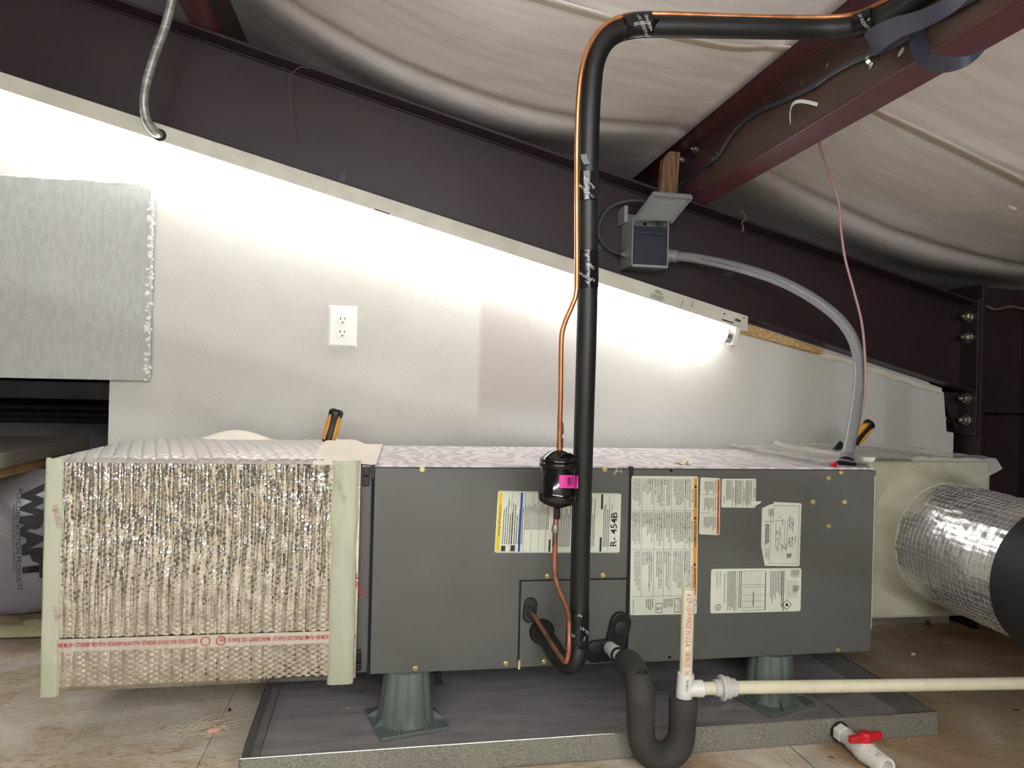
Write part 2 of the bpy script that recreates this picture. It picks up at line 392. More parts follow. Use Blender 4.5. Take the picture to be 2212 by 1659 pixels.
for line in ([(1060, -45), (1170, -4), (1250, 20), (1340, 44), (1480, 82), (1600, 101), (1700, 106)], [(1830, 205), (1890, 235), (2000, 288), (2110, 343), (2230, 404), (2400, 500)]):
    pts = spline([hit_ceil(*p) for p in line], 6)
    if line[0][0] < 1500: pts = [V(-.45+k*.05, pts[0].y, 0) for k in range(int((pts[0].x+.45)/.05))]+pts
    else: pts += [V(pts[-1].x+k*.05, pts[-1].y, 0) for k in range(1, int((2.7-pts[-1].x)/.05))]
    pts = [V(p.x, p.y, ceilz(p.x, p.y)-.0035) for p in pts]
    MB().ribbon(pts, V(0, .010, 0), .004).build('seam_tab', m_seam, ceil_o)
    MB().ribbon([p+V(0, -.014, .002) for p in pts], V(0, .0035, 0), .004).build('seam_fold', m_ceil, ceil_o)
m_wallroom = mat('room_gypsum', srgb(150, 147, 142), .8)
m_darkwall = mat('dark_liner', srgb(58, 50, 48), .8)
put(MB().box(-3.6, 3.4, -4.65, -4.6, 0, 3).build('wall_front', m_wallroom, smooth=0), kind='structure')
put(MB().box(-3.65, -3.6, -4.6, 4.6, 0, 3).build('wall_left', m_wallroom, smooth=0), kind='structure')
put(MB().box(2.72, 2.77, -4.6, 4.6, 0, 1.6).build('wall_right', m_darkwall, smooth=0), kind='structure')
# dark metal wall seen through the gap on the far left
fw = thing('wall_far', 'dark metal siding far behind the gap under the foam board', 'wall', (-1.5, 3.2, 0), kind='structure'); del fw['category']
MB().box(-3.6, 3.4, 3.3, 3.35, 0, 3).build('backing', m_dark, fw, smooth=0)
for z0, z1, y in ((.752, .83, 3.24), (.628, .736, 3.24), (.10, .482, 3.22), (.86, 1.3, 3.24)):
    MB().box(-3.5, .4, y, y+.03, z0, z1).build('siding_panel', m_sidedk, fw, smooth=0, bevel=.006)
for z, y in ((.575, 3.1), (.535, 3.12), (.505, 3.08)):
    MB().tube([(-3.5, y, z+.02), (-2.2, y, z+.006), (-1.0, y, z)], .016, 10).build('pipe', m_cable, fw)

# ------------------------------------------------------------------ rafter, column, purlins
rf = thing('steel_rafter', 'dark red oxide steel I-beam rafter sloping across the wall', 'beam', (.5, .57, ztop(.5)-.3))
X0, X1 = -2.9, 1.985
MB().prism([V(X0, .566, zbot(X0)), V(X1, .566, zbot(X1)), V(X1, .566, ztop(X1)), V(X0, .566, ztop(X0))], (0, .008, 0)).build('web', m_steel, rf, smooth=0)
MB().prism([V(X0, .495, ztop(X0)-.009), V(X1, .495, ztop(X1)-.009), V(X1, .495, ztop(X1)), V(X0, .495, ztop(X0))], (0, .15, 0)).build('top_flange', m_steel, rf, smooth=0, bevel=.0015)
MB().prism([V(X0, .495, zbot(X0)), V(X1, .495, zbot(X1)), V(X1, .495, zbot(X1)+.01), V(X0, .495, zbot(X0)+.01)], (0, .15, 0)).build('bottom_flange', m_steel, rf, smooth=0, bevel=.0015)
MB().tube([V(X0, .563, ztop(X0)-.012), V(X1, .563, ztop(X1)-.012)], .0035, 6).build('weld_bead', m_steel, rf)
MB().box(1.985, 2.0, .49, .65, .655, 1.12).build('end_plate', m_steel, rf, smooth=0, bevel=.002)
MB().prism([V(1.985, .567, .80), V(1.985, .567, .672), V(1.975, .567, .672), V(1.915, .567, .80)], (0, .008, 0)).build('gusset', m_steel, rf, smooth=0)
def hexbolt(o, axis, r, name, m, parent, stub=.012):
    mb = MB(); axis = Vector(axis)
    mb.lathe(o, axis, [(r*1.55, 0), (r*1.55, .002)], 16)
    mb.lathe(Vector(o)+axis*.002, axis, [(r*1.25, 0), (r*1.25, .012), (r*1.1, .0135)], 6)
    mb.lathe(Vector(o)+axis*.0155, axis, [(r*.62, 0), (r*.62, stub), (r*.5, stub+.002)], 10)
    return mb.build(name, m, parent)
m_bolt = mat('dull_zinc_bolt', srgb(176, 172, 156), .4, metal=.9, col2=srgb(130, 120, 104), scale=60)
for px, py, Y in ((2093, 684, .527), (2092, 729, .527), (2086, 861, .527), (2084, 907, .527)):
    p = at(px, py, Y); hexbolt((1.985, Y, p.z), (-1, 0, 0), .0125, 'bolt', m_bolt, rf)
p = at(2049, 905, .61); hexbolt((1.985, .615, p.z), (-1, 0, 0), .0125, 'bolt', m_bolt, rf)
cl = thing('steel_column', 'dark red oxide steel column at the right edge holding the rafter', 'column', (2.2, .57, 0))
MB().box(2.0, 2.014, .49, .65, 0, 1.17).build('flange', m_column, cl, smooth=0, bevel=.002)
MB().box(2.014, 2.6, .564, .576, 0, 1.17).build('web', m_column, cl, smooth=0)
MB().box(2.014, 2.6, .49, .65, .735, .747).build('stiffener', m_column, cl, smooth=0, bevel=.001)
MB().box(2.6, 2.614, .49, .65, 0, 1.1).build('flange', m_column, cl, smooth=0)
MB().box(2.23, 2.24, .50, .564, 0, 1.12).build('stiffener', m_column, cl, smooth=0)

def purlin(xb, y0, y1, label):
    """Z section: web stands on the rafter, top flange points up-slope, bottom flange down-slope"""
    o = thing('roof_purlin', label, 'purlin', (xb, (y0+y1)/2, ztop(xb)), 'roof purlins over the rafter')
    A = V(xb, 0, ztop(xb)+.001); t = .0022; D = .2
    def sec(a, b):                       # a along slope, b along normal
        return A+SD*a+SN*b
    def strip(name, loop, m=m_purlin):
        return MB().prism([V(q.x, y0, q.z) for q in loop], (0, y1-y0, 0)).build(name, m, o, smooth=0)
    wb = strip('web', [sec(0, 0), sec(t, 0), sec(t, D), sec(0, D)], m_purlinw)
    for nm_, q in (('bottom_bend', sec(.0035, .0035)), ('top_bend', sec(.0, D-.002))):
        MB().tube([V(q.x, y0, q.z), V(q.x, y1, q.z)], .0045 if nm_ == 'bottom_bend' else .002, 12).build(nm_, m_purlin, o)
    strip('bottom_flange', [sec(0, 0), sec(.058, 0), sec(.058, t), sec(0, t)])
    strip('bottom_lip', [sec(.058, 0), sec(.058+t, 0), sec(.072, .018), sec(.072-t, .018)])
    strip('top_flange', [sec(t, D), sec(-.058, D), sec(-.058, D-t), sec(t, D-t)])
    strip('top_lip', [sec(-.058, D), sec(-.058-t, D), sec(-.072, D-.018), sec(-.072+t, D-.018)])
    return o, wb, sec
pu, puweb, psec = purlin(.945, -2.6, 2.2, 'long brown-red steel purlin crossing the upper right with cables on it')
purlin(-.545, -2.6, 2.2, 'dark red purlin end showing at the top left above the rafter')
# real bolt holes through the purlin web
def hit_purlin(px, py):                  # where a pixel's ray meets the purlin web plane
    d = ray(px, py); n = SD; t = (Vector(psec(0, 0))-CAM).dot(n)/d.dot(n); return CAM+d*t
cut = MB()
for px, py, r in ((1945, 112, .0095), (1786, 141, .0075), (1731, 178, .0075), (1590, 336, .006), (1662, 293, .005)):
    q = hit_purlin(px, py); cut.lathe(q-SD*.02, SD, [(r, 0), (r, .04)], 16)
co = cut.build('cutter', m_dark)
bo = puweb.modifiers.new('holes', 'BOOLEAN'); bo.object = co; bo.operation = 'DIFFERENCE'; bo.solver = 'EXACT'
bpy.context.view_layer.update()
nm = bpy.data.meshes.new_from_object(puweb.evaluated_get(bpy.context.evaluated_depsgraph_get()))
puweb.modifiers.clear(); puweb.data = nm; bpy.data.objects.remove(co)
MB().obox(psec(-.0015, .07)+V(0, .48, 0), SD*.0012, YP*.05, SN*.06).build('lap_plate', m_purlin, pu, smooth=0)
for px, py in ((1508, 326), (1478, 348)):
    hexbolt(hit_purlin(px, py)-SD*.003, -SD, .008, 'bolt', m_bolt, pu, .006)

wbk = MB(); a = at(1424, 420, .47); b = at(1462, 420, .47); zt_ = at(1440, 330, .47).z
wbk.prism([V(a.x, .47, a.z-.02), V(b.x, .47, a.z-.02), V(b.x+.008, .47, zt_+.006), V(a.x+.03, .47, zt_+.006), V(a.x+.012, .47, zt_-.018)], (0, .03, 0))
put(wbk.build('wood_block', m_wood, bevel=.001, smooth=0, loc=(a.x, .485, a.z)), 'short raw lumber block wedged between disconnect box and purlin', 'wood block')

# ------------------------------------------------------------------ fluorescent strip fixtures
def strip_light(name, label, x0, x1, yc, zf, mtube, detail):
    o = thing(name, label, 'light fixture', ((x0+x1)/2, yc, zf((x0+x1)/2)-.05), 'fluorescent strip lights')
    hw = .052; hh = .047
    def P(x, y, dz): return V(x, y, zf(x)+dz)
    MB().prism([P(x0, yc-hw, -hh), P(x1, yc-hw, -hh), P(x1, yc-hw, -.001), P(x0, yc-hw, -.001)], (0, 2*hw, 0)).build('housing', m_fixture, o, smooth=0, bevel=.0015)
    MB().prism([P(x0, yc-hw-.0015, -hh), P(x1, yc-hw-.0015, -hh), P(x1, yc-hw-.0015, -hh+.006), P(x0, yc-hw-.0015, -hh+.006)], (0, .002, 0)).build('housing_lip', m_fixture, o, smooth=0)
    MB().tube([P(x0+.03, yc-.012, -hh-.030), P(x1-.045, yc-.012, -hh-.030)], .019, 16 if detail else 8).build('tube', mtube, o)
    for xa, s in ((x0+.03, -1), (x1-.045, 1)):
        q = P(xa, yc-.012, -hh-.030); MB().lathe(q-SD*.012*s, SD*s, [(.0195, 0), (.0195, .014), (.017, .016)], 20).build('end_cap', m_zinc, o)
        q2 = P(xa+s*.024, yc-.012, -hh)
        sk = MB().obox(q2-SN*.026, SD*.010, YP*.019, SN*.028).build('lamp_socket', m_white, o, smooth=0, bevel=.004)
        if s > 0:
            MB().lathe(q+SD*.004, SD, [(.006, 0), (.006, .012)], 8).build('lamp_pin', m_zinc, o)
    return o, P
fx, FP = strip_light('strip_light', 'long lit fluorescent strip light mounted under the sloping rafter', -1.24, 1.135, .512, lambda x: zbot(x)-.002, m_tube, True)
FYF = .512-.052
def fixdot(px, py, hw, hh, m, name='slot', rot=True):
    q = at(px, py, FYF-.0008); MB().obox(q, SD*hw, YP*.0008, SN*hh).build(name, m, fx, smooth=0)
fixdot(1572, 694, .020, .0016, m_dark); fixdot(1562, 691, .007, .0012, m_white); fixdot(1594, 692, .009, .0035, m_inkg); fixdot(1565, 678, .0022, .0022, m_dark, 'screw_hole')
fixdot(1473, 657, .0005, .013, m_inkg, 'seam'); fixdot(1495, 657, .0004, .010, m_inkg, 'seam')
fixdot(825, 457, .022, .0014, m_dark); fixdot(808, 452, .006, .0022, m_white); fixdot(840, 463, .006, .0022, m_white)
q = at(1607, 687, FYF-.001); MB().lathe(q, (0, -1, 0), [(.0035, 0), (.003, .002)], 10).build('screw', m_zinc, fx)
q = at(345, 292, FYF-.001); MB().lathe(q, (0, -1, 0), [(.017, 0), (.017, .0015)], 20).build('knockout', m_dark, fx)
# printed approval mark and small type on the housing
tx = at(1404, 627, FYF-.0012)
text('print', 'UL', .008, frame_fn(tx+V(.0, 0, -.003), SD, SN), m_ink, fx, bold=.01)
MB().lathe(tx+SD*.0045, (0, -1, 0), [(.008, 0), (.0075, .0001)], 20).build('print_ring_fill', m_fixture, fx)
g = MB()
def bars(g, o, ux, uy, lines, pitch, h, wmax, wv=.35, align='L', gap=.35, y=V(0, 0, 0)):
    """unreadable small print: word-length dashes"""
    for k in range(lines):
        L_ = wmax*(1-random.random()*wv); x = 0 if align == 'L' else (wmax-L_)/2
        end = x+L_
        while x < end:
            w = min(end-x, h*random.uniform(1.5, 6.5))
            p0 = Vector(o)+ux*x+uy*(-k*pitch)
            g.add([p0, p0+ux*w, p0+ux*w+uy*h, p0+uy*h], [(0, 1, 2, 3)]); x += w+h*gap
bars(g, tx+SD*.016+SN*.004, SD, SN, 2, .0045, .002, .030)
bars(g, tx+SD*.0+SN*-.008, SD, SN, 5, .0036, .0012, .055, align='C')
put(g.build('fine_print', m_inkg, fx, smooth=0), kind='stuff')
lt = MB().tube(spline([FP(1.10, .53, -.075), FP(1.12, .52, -.092), at(1577, 748, .53), at(1590, 760, .53)], 5), [.004]*15+[.0015], 6)
put(lt.build('paper_scrap', m_creamtape, loc=at(1577, 748, .53)), 'crumpled white paper scrap dangling below the lamp socket', 'scrap')

def fill_light(x0, x1, y, z, label):  # added strip out of view, fills the front and ceiling with light
    o, _ = strip_light('strip_light', label, x0, x1, y, lambda x: z+SL*x, m_tube_fill, False)
    MB().box((x0+x1)/2-.9, (x0+x1)/2-.88, y-.01, y+.01, z+SL*((x0+x1)/2-.9), zceil((x0+x1)/2-.9)-.1).build('hanger', m_zinc, o, smooth=0)
    return o
fill_light(-1.35, 1.0, -2.0, 1.16, 'added fluorescent fill light hung low just behind the viewer, out of view')
fill_light(-1.2, 1.15, -3.9, 1.55, 'added fluorescent fill light farther behind the viewer, out of view')

# ------------------------------------------------------------------ wood shim and torn wall edge under the rafter
sh = MB(); pa = at(1612, 722, .53); pb = at(1800, 775, .545)
sh.prism([V(1.13, .53, zbot(1.13)-.045), V(1.44, .53, zbot(1.44)-.030), V(1.44, .53, zbot(1.44)-.012), V(1.13, .53, zbot(1.13)-.010)], (0, .034, 0))
put(sh.build('wood_shim', m_lumber, smooth=0, bevel=.001, loc=(1.3, .55, .97)), 'thin pine shim between rafter and wall right of the lamp', 'wood shim')
te = MB()
def tear(u, v):
    x = 1.36+u*.55; z = zbot(x)-.006-.024*v*(1+.5*noise.noise(V(x*14, 0, 5)))
    return V(x, WY-.004-.014*math.sin(v*3)*(.5+.5*noise.noise(V(x*22, v*3, 1))), z)
te.grid(60, 6, tear)
put(te.build('torn_paper_edge', m_creamtape, fix=False, loc=(1.6, WY, .9)), 'torn curled paper edge along the wall top below the rafter', 'paper edge')

# ------------------------------------------------------------------ foam board
fb = thing('foam_board', 'white polystyrene foam sheet with torn edges covering the wall at left', 'foam board', (-.9, .545, .77))
lp = []
xr = -.645
for k in range(22):                       # ragged right edge, bottom to top
    t = k/21; lp.append(V(xr+.004*noise.noise(V(t*30, 2, 0)), .532, .774+t*.553))
for k in range(1, 30):
    t = k/29; lp.append(V(xr-.9*t, .532, 1.327-.006*t+.005*noise.noise(V(t*40, 7, 0))))
lp.append(V(-1.55, .532, .771))
MB().prism(lp, (0, .028, 0)).build('sheet', m_eps, fb, smooth=0)
rg = MB()
for k in range(150):
    t = random.random(); q = V(xr-.003+random.uniform(-.003, .004), .533+random.uniform(-.003, .022), .776+t*.55)
    s = random.uniform(.0015, .0045); rg.obox(q, V(s, 0, s*.3), V(0, s, 0), V(-s*.3, 0, s))
for k in range(70):
    q = V(xr-random.random()*.42, .533+random.uniform(-.002, .02), 1.326+random.uniform(-.002, .003)); s = random.uniform(.001, .003)
    rg.obox(q, V(s, 0, s*.3), V(0, s, 0), V(-s*.3, 0, s))
put(rg.build('torn_beads', m_epsedge, fb, smooth=0), kind='stuff')

# ------------------------------------------------------------------ outlet
a = at(711, 658, .56); b = at(769, 752, .56)
ol = thing('wall_outlet', 'white duplex wall outlet with oversize cover plate', 'outlet', (a.x+.042, .56, b.z))
xc = -.112; x0, x1, z0, z1 = xc-.042, xc+.042, .888, 1.012; zc = .95
pl = MB(); bv = .006
o1 = [V(x0, WY, z0), V(x1, WY, z0), V(x1, WY, z1), V(x0, WY, z1)]; o2 = [V(x0+bv, WY-.006, z0+bv), V(x1-bv, WY-.006, z0+bv), V(x1-bv, WY-.006, z1-bv), V(x0+bv, WY-.006, z1-bv)]
pl.add(o1+o2, [(0, 1, 5, 4), (1, 2, 6, 5), (2, 3, 7, 6), (3, 0, 4, 7), (4, 5, 6, 7)])
pl.build('cover_plate', m_plate, ol, smooth=0, fix=False, bevel=.0008)
for dz in (.0195, -.0195):
    mb = MB(); lp = []
    for k in range(32):
        th = 2*math.pi*k/32; lp.append(V(xc+.0172*math.cos(th), WY-.0085, zc+dz+max(-.0142, min(.0142, .0172*math.sin(th)))))
    rc = mb.prism(lp, (0, .004, 0)).build('receptacle', m_plate, ol, smooth=0, bevel=.0006)
    for dx, hh in ((-.0064, .0042), (.0064, .0034)):
        MB().box(xc+dx-.0011, xc+dx+.0011, WY-.0089, WY-.0085, zc+dz+.0035-hh, zc+dz+.0035+hh).build('slot', m_dark, rc, smooth=0)
    MB().lathe((xc, WY-.0085, zc+dz-.0085), (0, -1, 0), [(.0024, 0), (.0024, .0004)], 12).build('ground_hole', m_dark, rc)
MB().lathe((xc, WY-.006, zc), (0, -1, 0), [(.0028, 0), (.0026, .0012)], 12).build('screw', m_zinc, ol)

# ------------------------------------------------------------------ flexible conduit at top left
pth = pxpath([(380, -60, .37), (372, 0, .385), (357, 58, .395), (335, 118, .40), (317, 178, .405), (311, 225, .41), (318, 262, .425), (333, 284, .442), (347, 293, .465)], 10)
put(MB().tube(pth, .0118, 14).build('metal_conduit', mat('satin_conduit', srgb(168, 168, 160), .36, metal=.45, col2=srgb(136, 134, 126), scale=20, stretch=(1, 1, 5)), loc=pth[-1]), 'satin gray metal conduit bending down into the strip light', 'conduit')

# ------------------------------------------------------------------ AC disconnect box
db = thing('disconnect_box', 'small gray disconnect box with its lid open on the rafter', 'disconnect box', (.80, .53, 1.10))
a = at(1367, 470, .455); b = at(1446, 470, .455); zb_ = at(1400, 577, .455).z; zt_ = at(1400, 468, .455).z
bx0, bx1 = a.x, b.x
BYF, BYB = .455, .566
sh_ = MB(); th = .003
sh_.box(bx0, bx1, BYB-th, BYB, zb_, zt_+.03).build('back_wall', m_gbox, db, smooth=0)
MB().prism([V(bx0, BYF, zb_), V(bx0, BYB, zb_), V(bx0, BYB, zt_+.03), V(bx0, BYF, zt_-.005)], (th, 0, 0)).build('side_wall', m_gbox, db, smooth=0, bevel=.0008)
MB().prism([V(bx1-th, BYF, zb_), V(bx1-th, BYB, zb_), V(bx1-th, BYB, zt_+.03), V(bx1-th, BYF, zt_-.005)], (th, 0, 0)).build('side_wall', m_gbox, db, smooth=0, bevel=.0008)
MB().box(bx0, bx1, BYF, BYB, zb_, zb_+th).build('bottom_wall', m_gbox, db, smooth=0, bevel=.0008)
MB().box(bx0+.004, bx1-.004, BYF-.0005, BYF+.001, zb_, zb_+.007).build('front_lip', m_gbox, db, smooth=0)
MB().box(bx0+.003, bx1-.003, BYF+.008, BYB-.02, zb_+.004, zt_-.028).build('insert', m_gboxi, db, smooth=0, bevel=.003)
MB().box(bx0+.012, bx1-.012, BYF+.004, BYF+.01, zt_-.055, zt_-.040).build('pull_handle', m_gboxi, db, smooth=0, bevel=.002)
MB().lathe(at(1393, 484, .562), (0, -1, 0), [(.006, 0), (.006, .001)], 14).build('keyhole', m_dark, db)
MB().box(bx0-.012, bx0, .50, BYB, zt_-.01, zt_+.042).build('lid_bracket', m_gbox, db, smooth=0, bevel=.002)
# lid: tray swung up around its hinge
hl, hr = at(1366, 474, .46), at(1448, 476, .46); tl, tr = at(1411, 413, .36), at(1494, 420, .36)
ld = MB(); nrm = (hr-hl).cross(tl-hl).normalized()
ld.add([hl, hr, tr, tl, hl+nrm*.003, hr+nrm*.003, tr+nrm*.003, tl+nrm*.003], [(0, 1, 2, 3), (7, 6, 5, 4), (0, 4, 5, 1), (1, 5, 6, 2), (2, 6, 7, 3), (3, 7, 4, 0)])
lid = ld.build('lid', m_gbox, db, smooth=0, bevel=.0008)
dn = -nrm if nrm.z > 0 else nrm
for p0, p1 in ((hl, tl), (tl, tr), (tr, hr)):
    e = (p1-p0); inn = ((hl+hr+tl+tr)/4-(p0+p1)/2); inn = (inn-e*inn.dot(e)/e.dot(e)).normalized()*.002
    MB().add([p0, p1, p1+dn*.016, p0+dn*.016, p0+inn, p1+inn, p1+inn+dn*.016, p0+inn+dn*.016], [(0, 1, 2, 3), (7, 6, 5, 4), (0, 4, 5, 1), (1, 5, 6, 2), (2, 6, 7, 3), (3, 7, 4, 0)]).build('lid_rim', m_gbox, lid, smooth=0)
cc = hl+(hr-hl)*.5+(tl-hl)*.28+dn*.002
MB().obox(cc, (hr-hl)*.22, (tl-hl)*.10, dn*.001).build('lid_sticker', mat('pale_sticker', srgb(170, 174, 170), .5), lid, smooth=0)
q = at(1354, 549, .52); MB().lathe(V(bx0, .52, q.z), (-1, 0, 0), [(.014, 0), (.014, .006), (.010, .007), (.010, .014)], 8).build('cable_clamp', m_zinc, db)
# cable loop into the left side of the box
pth = pxpath([(1392, 434, .50), (1355, 434, .51), (1315, 450, .53), (1294, 485, .54), (1294, 510, .545), (1310, 535, .54), (1335, 547, .525), (1356, 550, .52)], 8)
put(MB().tube(pth, .0045, 8).build('black_cable', m_cable, loc=pth[-1]), 'thin black cable looping into the left side of the disconnect box', 'cable')

# liquid-tight whip with printed legend
wp = thing('electrical_whip', 'gray ribbed flexible conduit arching from disconnect box to air handler', 'conduit', atz(1830, 1003, .6))
pw = pxpath([(1449, 553, .51), (1490, 556, .47), (1540, 565, .42), (1600, 579, .36), (1670, 601, .31), (1735, 632, .27), (1795, 673, .23), (1833, 715, .20), (1852, 762, .18), (1856, 815, .165), (1850, 875, .145), (1840, 935, .115), (1830, 985, .085)], 20)
nW = len(pw)
ribbed = mat('whip_ribbed', srgb(150, 151, 152), .3)
MB().tube(pw, [.0150*(1+.035*(1 if i % 2 else -1)*min(1, i/60)) for i in range(nW)], 16).build('jacket', m_whip, wp)
q = pw[0]; MB().lathe(q-V(.012, 0, 0), (1, -.25, -.03), [(.022, 0), (.022, .010), (.020, .012), (.020, .03), (.017, .032)], 20).build('connector', m_whip, wp)
base = atz(1828, 1004, .602); ax = (pw[-1]-base).normalized()
MB().lathe(base, ax, [(.0235, 0), (.0235, .005)], 24).build('gasket_ring', m_black, wp)
MB().lathe(base+ax*.005, ax, [(.024, 0), (.024, .016), (.021, .022), (.018, .03)], 8).build('connector_nut', m_whip, wp)
def along(pts, side):                        # map text u along a path, v around it
    cum = [0]
    for i in range(1, len(pts)): cum.append(cum[-1]+(pts[i]-pts[i-1]).length)
    def fn(u, v, r=.0154, u0=0):
        s = min(max(u+u0, 0), cum[-1]-1e-6); i = 0
        while cum[i+1] < s: i += 1
        f = (s-cum[i])/(cum[i+1]-cum[i]); p = pts[i].lerp(pts[i+1], f); t = (pts[i+1]-pts[i]).normalized()
        view = (CAM-p).normalized(); n0 = (view-t*view.dot(t)).normalized(); b = t.cross(n0)
        a = v/r*side
        return p+(n0*math.cos(a)+b*math.sin(a))*r
    return fn
wf = along(pw, 1)
text('print', '1/2" 21 C) TYPE LFNC-B 105°C DRY 60°C WET OUTDOOR LIQUIDTIGHT FLEXIBLE NONMETALLIC CONDUIT LISTED', .0085, lambda u, v: wf(.375-u*.62, v-.003), m_ink, wp, curved=True)

# ------------------------------------------------------------------ cables and straps on the purlin
pc = [(1395, 436, .47), (1440, 424, .46)]
ptl = [hit_purlin(*p)-SD*.006 for p in ((1478, 396), (1548, 346), (1585, 292), (1630, 250), (1700, 218), (1760, 190), (1800, 163), (1850, 135), (1890, 118), (1930, 93), (2000, 55), (2090, 10), (2180, -40))]
pth = spline([at(1460, 425, .44)]+ptl, 8)
put(MB().tube(pth, .0062, 10).build('armored_cable', m_cable, loc=pth[30]), 'dark gray cable strapped along the web of the roof purlin', 'cable')
def clamp(px, py, label):
    q = hit_purlin(px, py)-SD*.002
    o = thing('cable_clamp', label, 'clamp', q, 'cable clamps on the purlin')
    mb = MB(); d = (hit_purlin(px+10, py-6)-hit_purlin(px-10, py+6)).normalized(); u = d.cross(SD).normalized()
    arc = [q-u*.020]+[q-SD*(.013*math.sin(a))-u*(.011*math.cos(a)) for a in [k*math.pi/8 for k in range(9)]]+[q+u*.022]
    mb.ribbon(arc, d*.006, .0015); mb.build('band', m_zinc, o)
    MB().lathe(q+u*.018, -SD, [(.005, 0), (.005, .003), (.002, .005)], 6).build('screw', m_zinc, o)
clamp(1548, 345, 'shiny metal clamp holding the cable near the disconnect box')
clamp(1888, 128, 'shiny metal clamp holding the cable beside the loose navy strap')
# white plastic strap arching off the web
q0, q1 = hit_purlin(1708, 265), hit_purlin(1766, 226)
arc = [q0.lerp(q1, t)-SD*(.030*math.sin(math.pi*t))+SN*(.016*math.sin(math.pi*t)) for t in [k/14 for k in range(15)]]
put(MB().ribbon(arc, (SN*.0045+YP*.001), .0018).build('plastic_strap', m_pvcw, loc=q0), 'short white plastic strap bowed out from the purlin web', 'strap')
# navy webbing loops
def rayp(px, py, depth): return CAM+ray(px, py)*depth
def webdepth(px, py): return (hit_purlin(px, py)-CAM).dot(FW)
def strapobj(rows, label):
    """rows: centre pixel, half-width in pixels, distance in front of the purlin web"""
    ps, ws = [], []
    for px, py, wx, wy, off in rows:
        dpt = webdepth(px, py)-off; ps.append(rayp(px, py, dpt)); ws.append((RT*wx-UP*wy)*(dpt/F))
    return put(MB().ribbon(spline(ps, 8), spline(ws, 8), .0022).build('webbing_strap', m_strap, loc=ps[0]), label, 'strap', 'navy webbing straps')
strapobj([(2110, -40, 6, 16, .04), (2050, 12, 8, 16, .07), (1990, 42, 10, 18, .10), (1940, 58, 12, 20, .12), (1903, 78, 14, 22, .12), (1881, 97, 13, 22, .09), (1892, 103, 8, 14, .05), (1925, 92, 6, 12, .025), (1975, 66, 5, 12, .018)],
         'navy webbing strap curling in a loose loop under the black pipe')
strapobj([(1986, 34, 20, 2, .012), (1985, 80, 20, 0, .02), (1990, 112, 19, -6, .035), (2004, 131, 13, -15, .05), (2030, 139, 4, -18, .055), (2060, 138, 0, -15, .05), (2092, 130, -3, -9, .03), (2118, 112, -2, -4, .0), (2132, 92, -2, -3, -.03)],
         'navy webbing strap hanging in a sling around the purlin')

# pinkish thermostat wire
pth = pxpath([(1769, 300, .15), (1775, 330, .15), (1795, 385, .15), (1812, 440, .15), (1816, 490, .15), (1826, 560, .15), (1845, 630, .15), (1862, 700, .15), (1869, 780, .145), (1868, 850, .14), (1858, 905, .13), (1847, 950, .12)], 8)
put(MB().tube(pth, .0033, 8).build('thermostat_wire', m_wire, loc=pth[-1]), 'thin pinkish brown wire hanging from the purlin to the air handler', 'wire')

# ------------------------------------------------------------------ air handler
UX0, UX1, UZ0, UZ1, UD = -.028, 1.252, .130, .600, .514
ah = thing('air_handler', 'long gray horizontal air handler cabinet standing on green plastic feet', 'air handler', (.6, .25, UZ0))
MB().box(UX0, UX1-.001, .010, UD, UZ0+.001, UZ1-.004).build('cabinet', m_gray, ah, smooth=0, bevel=.001)
MB().box(UX0+.002, UX1-.004, .004, UD, UZ1-.004, UZ1).build('top_sheet', m_top, ah, smooth=0)
MB().box(.004, 1.20, .0045, .010, UZ1-.0042, UZ1+.0004).build('top_edge_tape', m_creamtape, ah, smooth=0)
xs1 = at(1355, 1200, 0).x; xs2 = at(1362, 1200, 0).x; xa = at(1124, 1300, 0).x; za = at(1124, 1256, 0).z; zb2 = at(1355, 1251, 0).z
MB().prism([V(.002, 0, UZ0), V(xa-.003, 0, UZ0), V(xa-.003, 0, za+.003), V(xs1, 0, za+.003), V(xs1, 0, UZ1-.006), V(.002, 0, UZ1-.006)], (0, .010, 0)).build('blower_panel', m_gray, ah, smooth=0, bevel=.0012)
MB().prism([V(xa+.001, 0, UZ0+.002), V(xs1, 0, UZ0+.002), V(xs1, 0, za-.001), V(xa+.001, 0, za-.001)], (0, .010, 0)).build('coil_panel', m_gray, ah, smooth=0, bevel=.0012)
MB().prism([V(xs2, 0, UZ0+.001), V(UX1-.002, 0, UZ0+.006), V(UX1-.002, 0, UZ1-.02), V(UX1+.001, 0, UZ1-.02), V(UX1+.001, 0, UZ1-.006), V(xs2, 0, UZ1-.006)], (0, .010, 0)).build('electrical_panel', m_gray, ah, smooth=0, bevel=.0012)
MB().box(xs1, xs2, .004, .011, UZ0, UZ1-.002).build('seam_gasket', m_black, ah, smooth=0)
MB().box(xa-.003, xa+.001, .005, .011, UZ0-.004, za+.001).build('seam_gasket', m_black, ah, smooth=0)
MB().box(xa-.003, xs1, .005, .011, za-.001, za+.003).build('seam_gasket', m_black, ah, smooth=0)
MB().tube([V(-.0005, -.001, UZ0-.002), V(-.0015, -.001, UZ1-.004)], .0030, 8).build('edge_gasket', m_black, ah)
MB().box(-.006, .002, -.004, .006, UZ1-.03, UZ1-.001).build('gasket_end', m_black, ah, smooth=0, bevel=.001)
MB().box(-.005, .003, -.004, .006, UZ0-.003, UZ0+.022).build('gasket_end', m_black, ah, smooth=0, bevel=.001)
MB().box(xs1-.001, xs2+.001, -.003, .01, UZ1-.02, UZ1+.001).build('gasket_end', m_black, ah, smooth=0, bevel=.001)
for z0, z1 in ((.577, .596), (.553, .575)): MB().box(-.024, -.010, -.001, .010, z0, z1).build('clip', m_black, ah, smooth=0, bevel=.001)
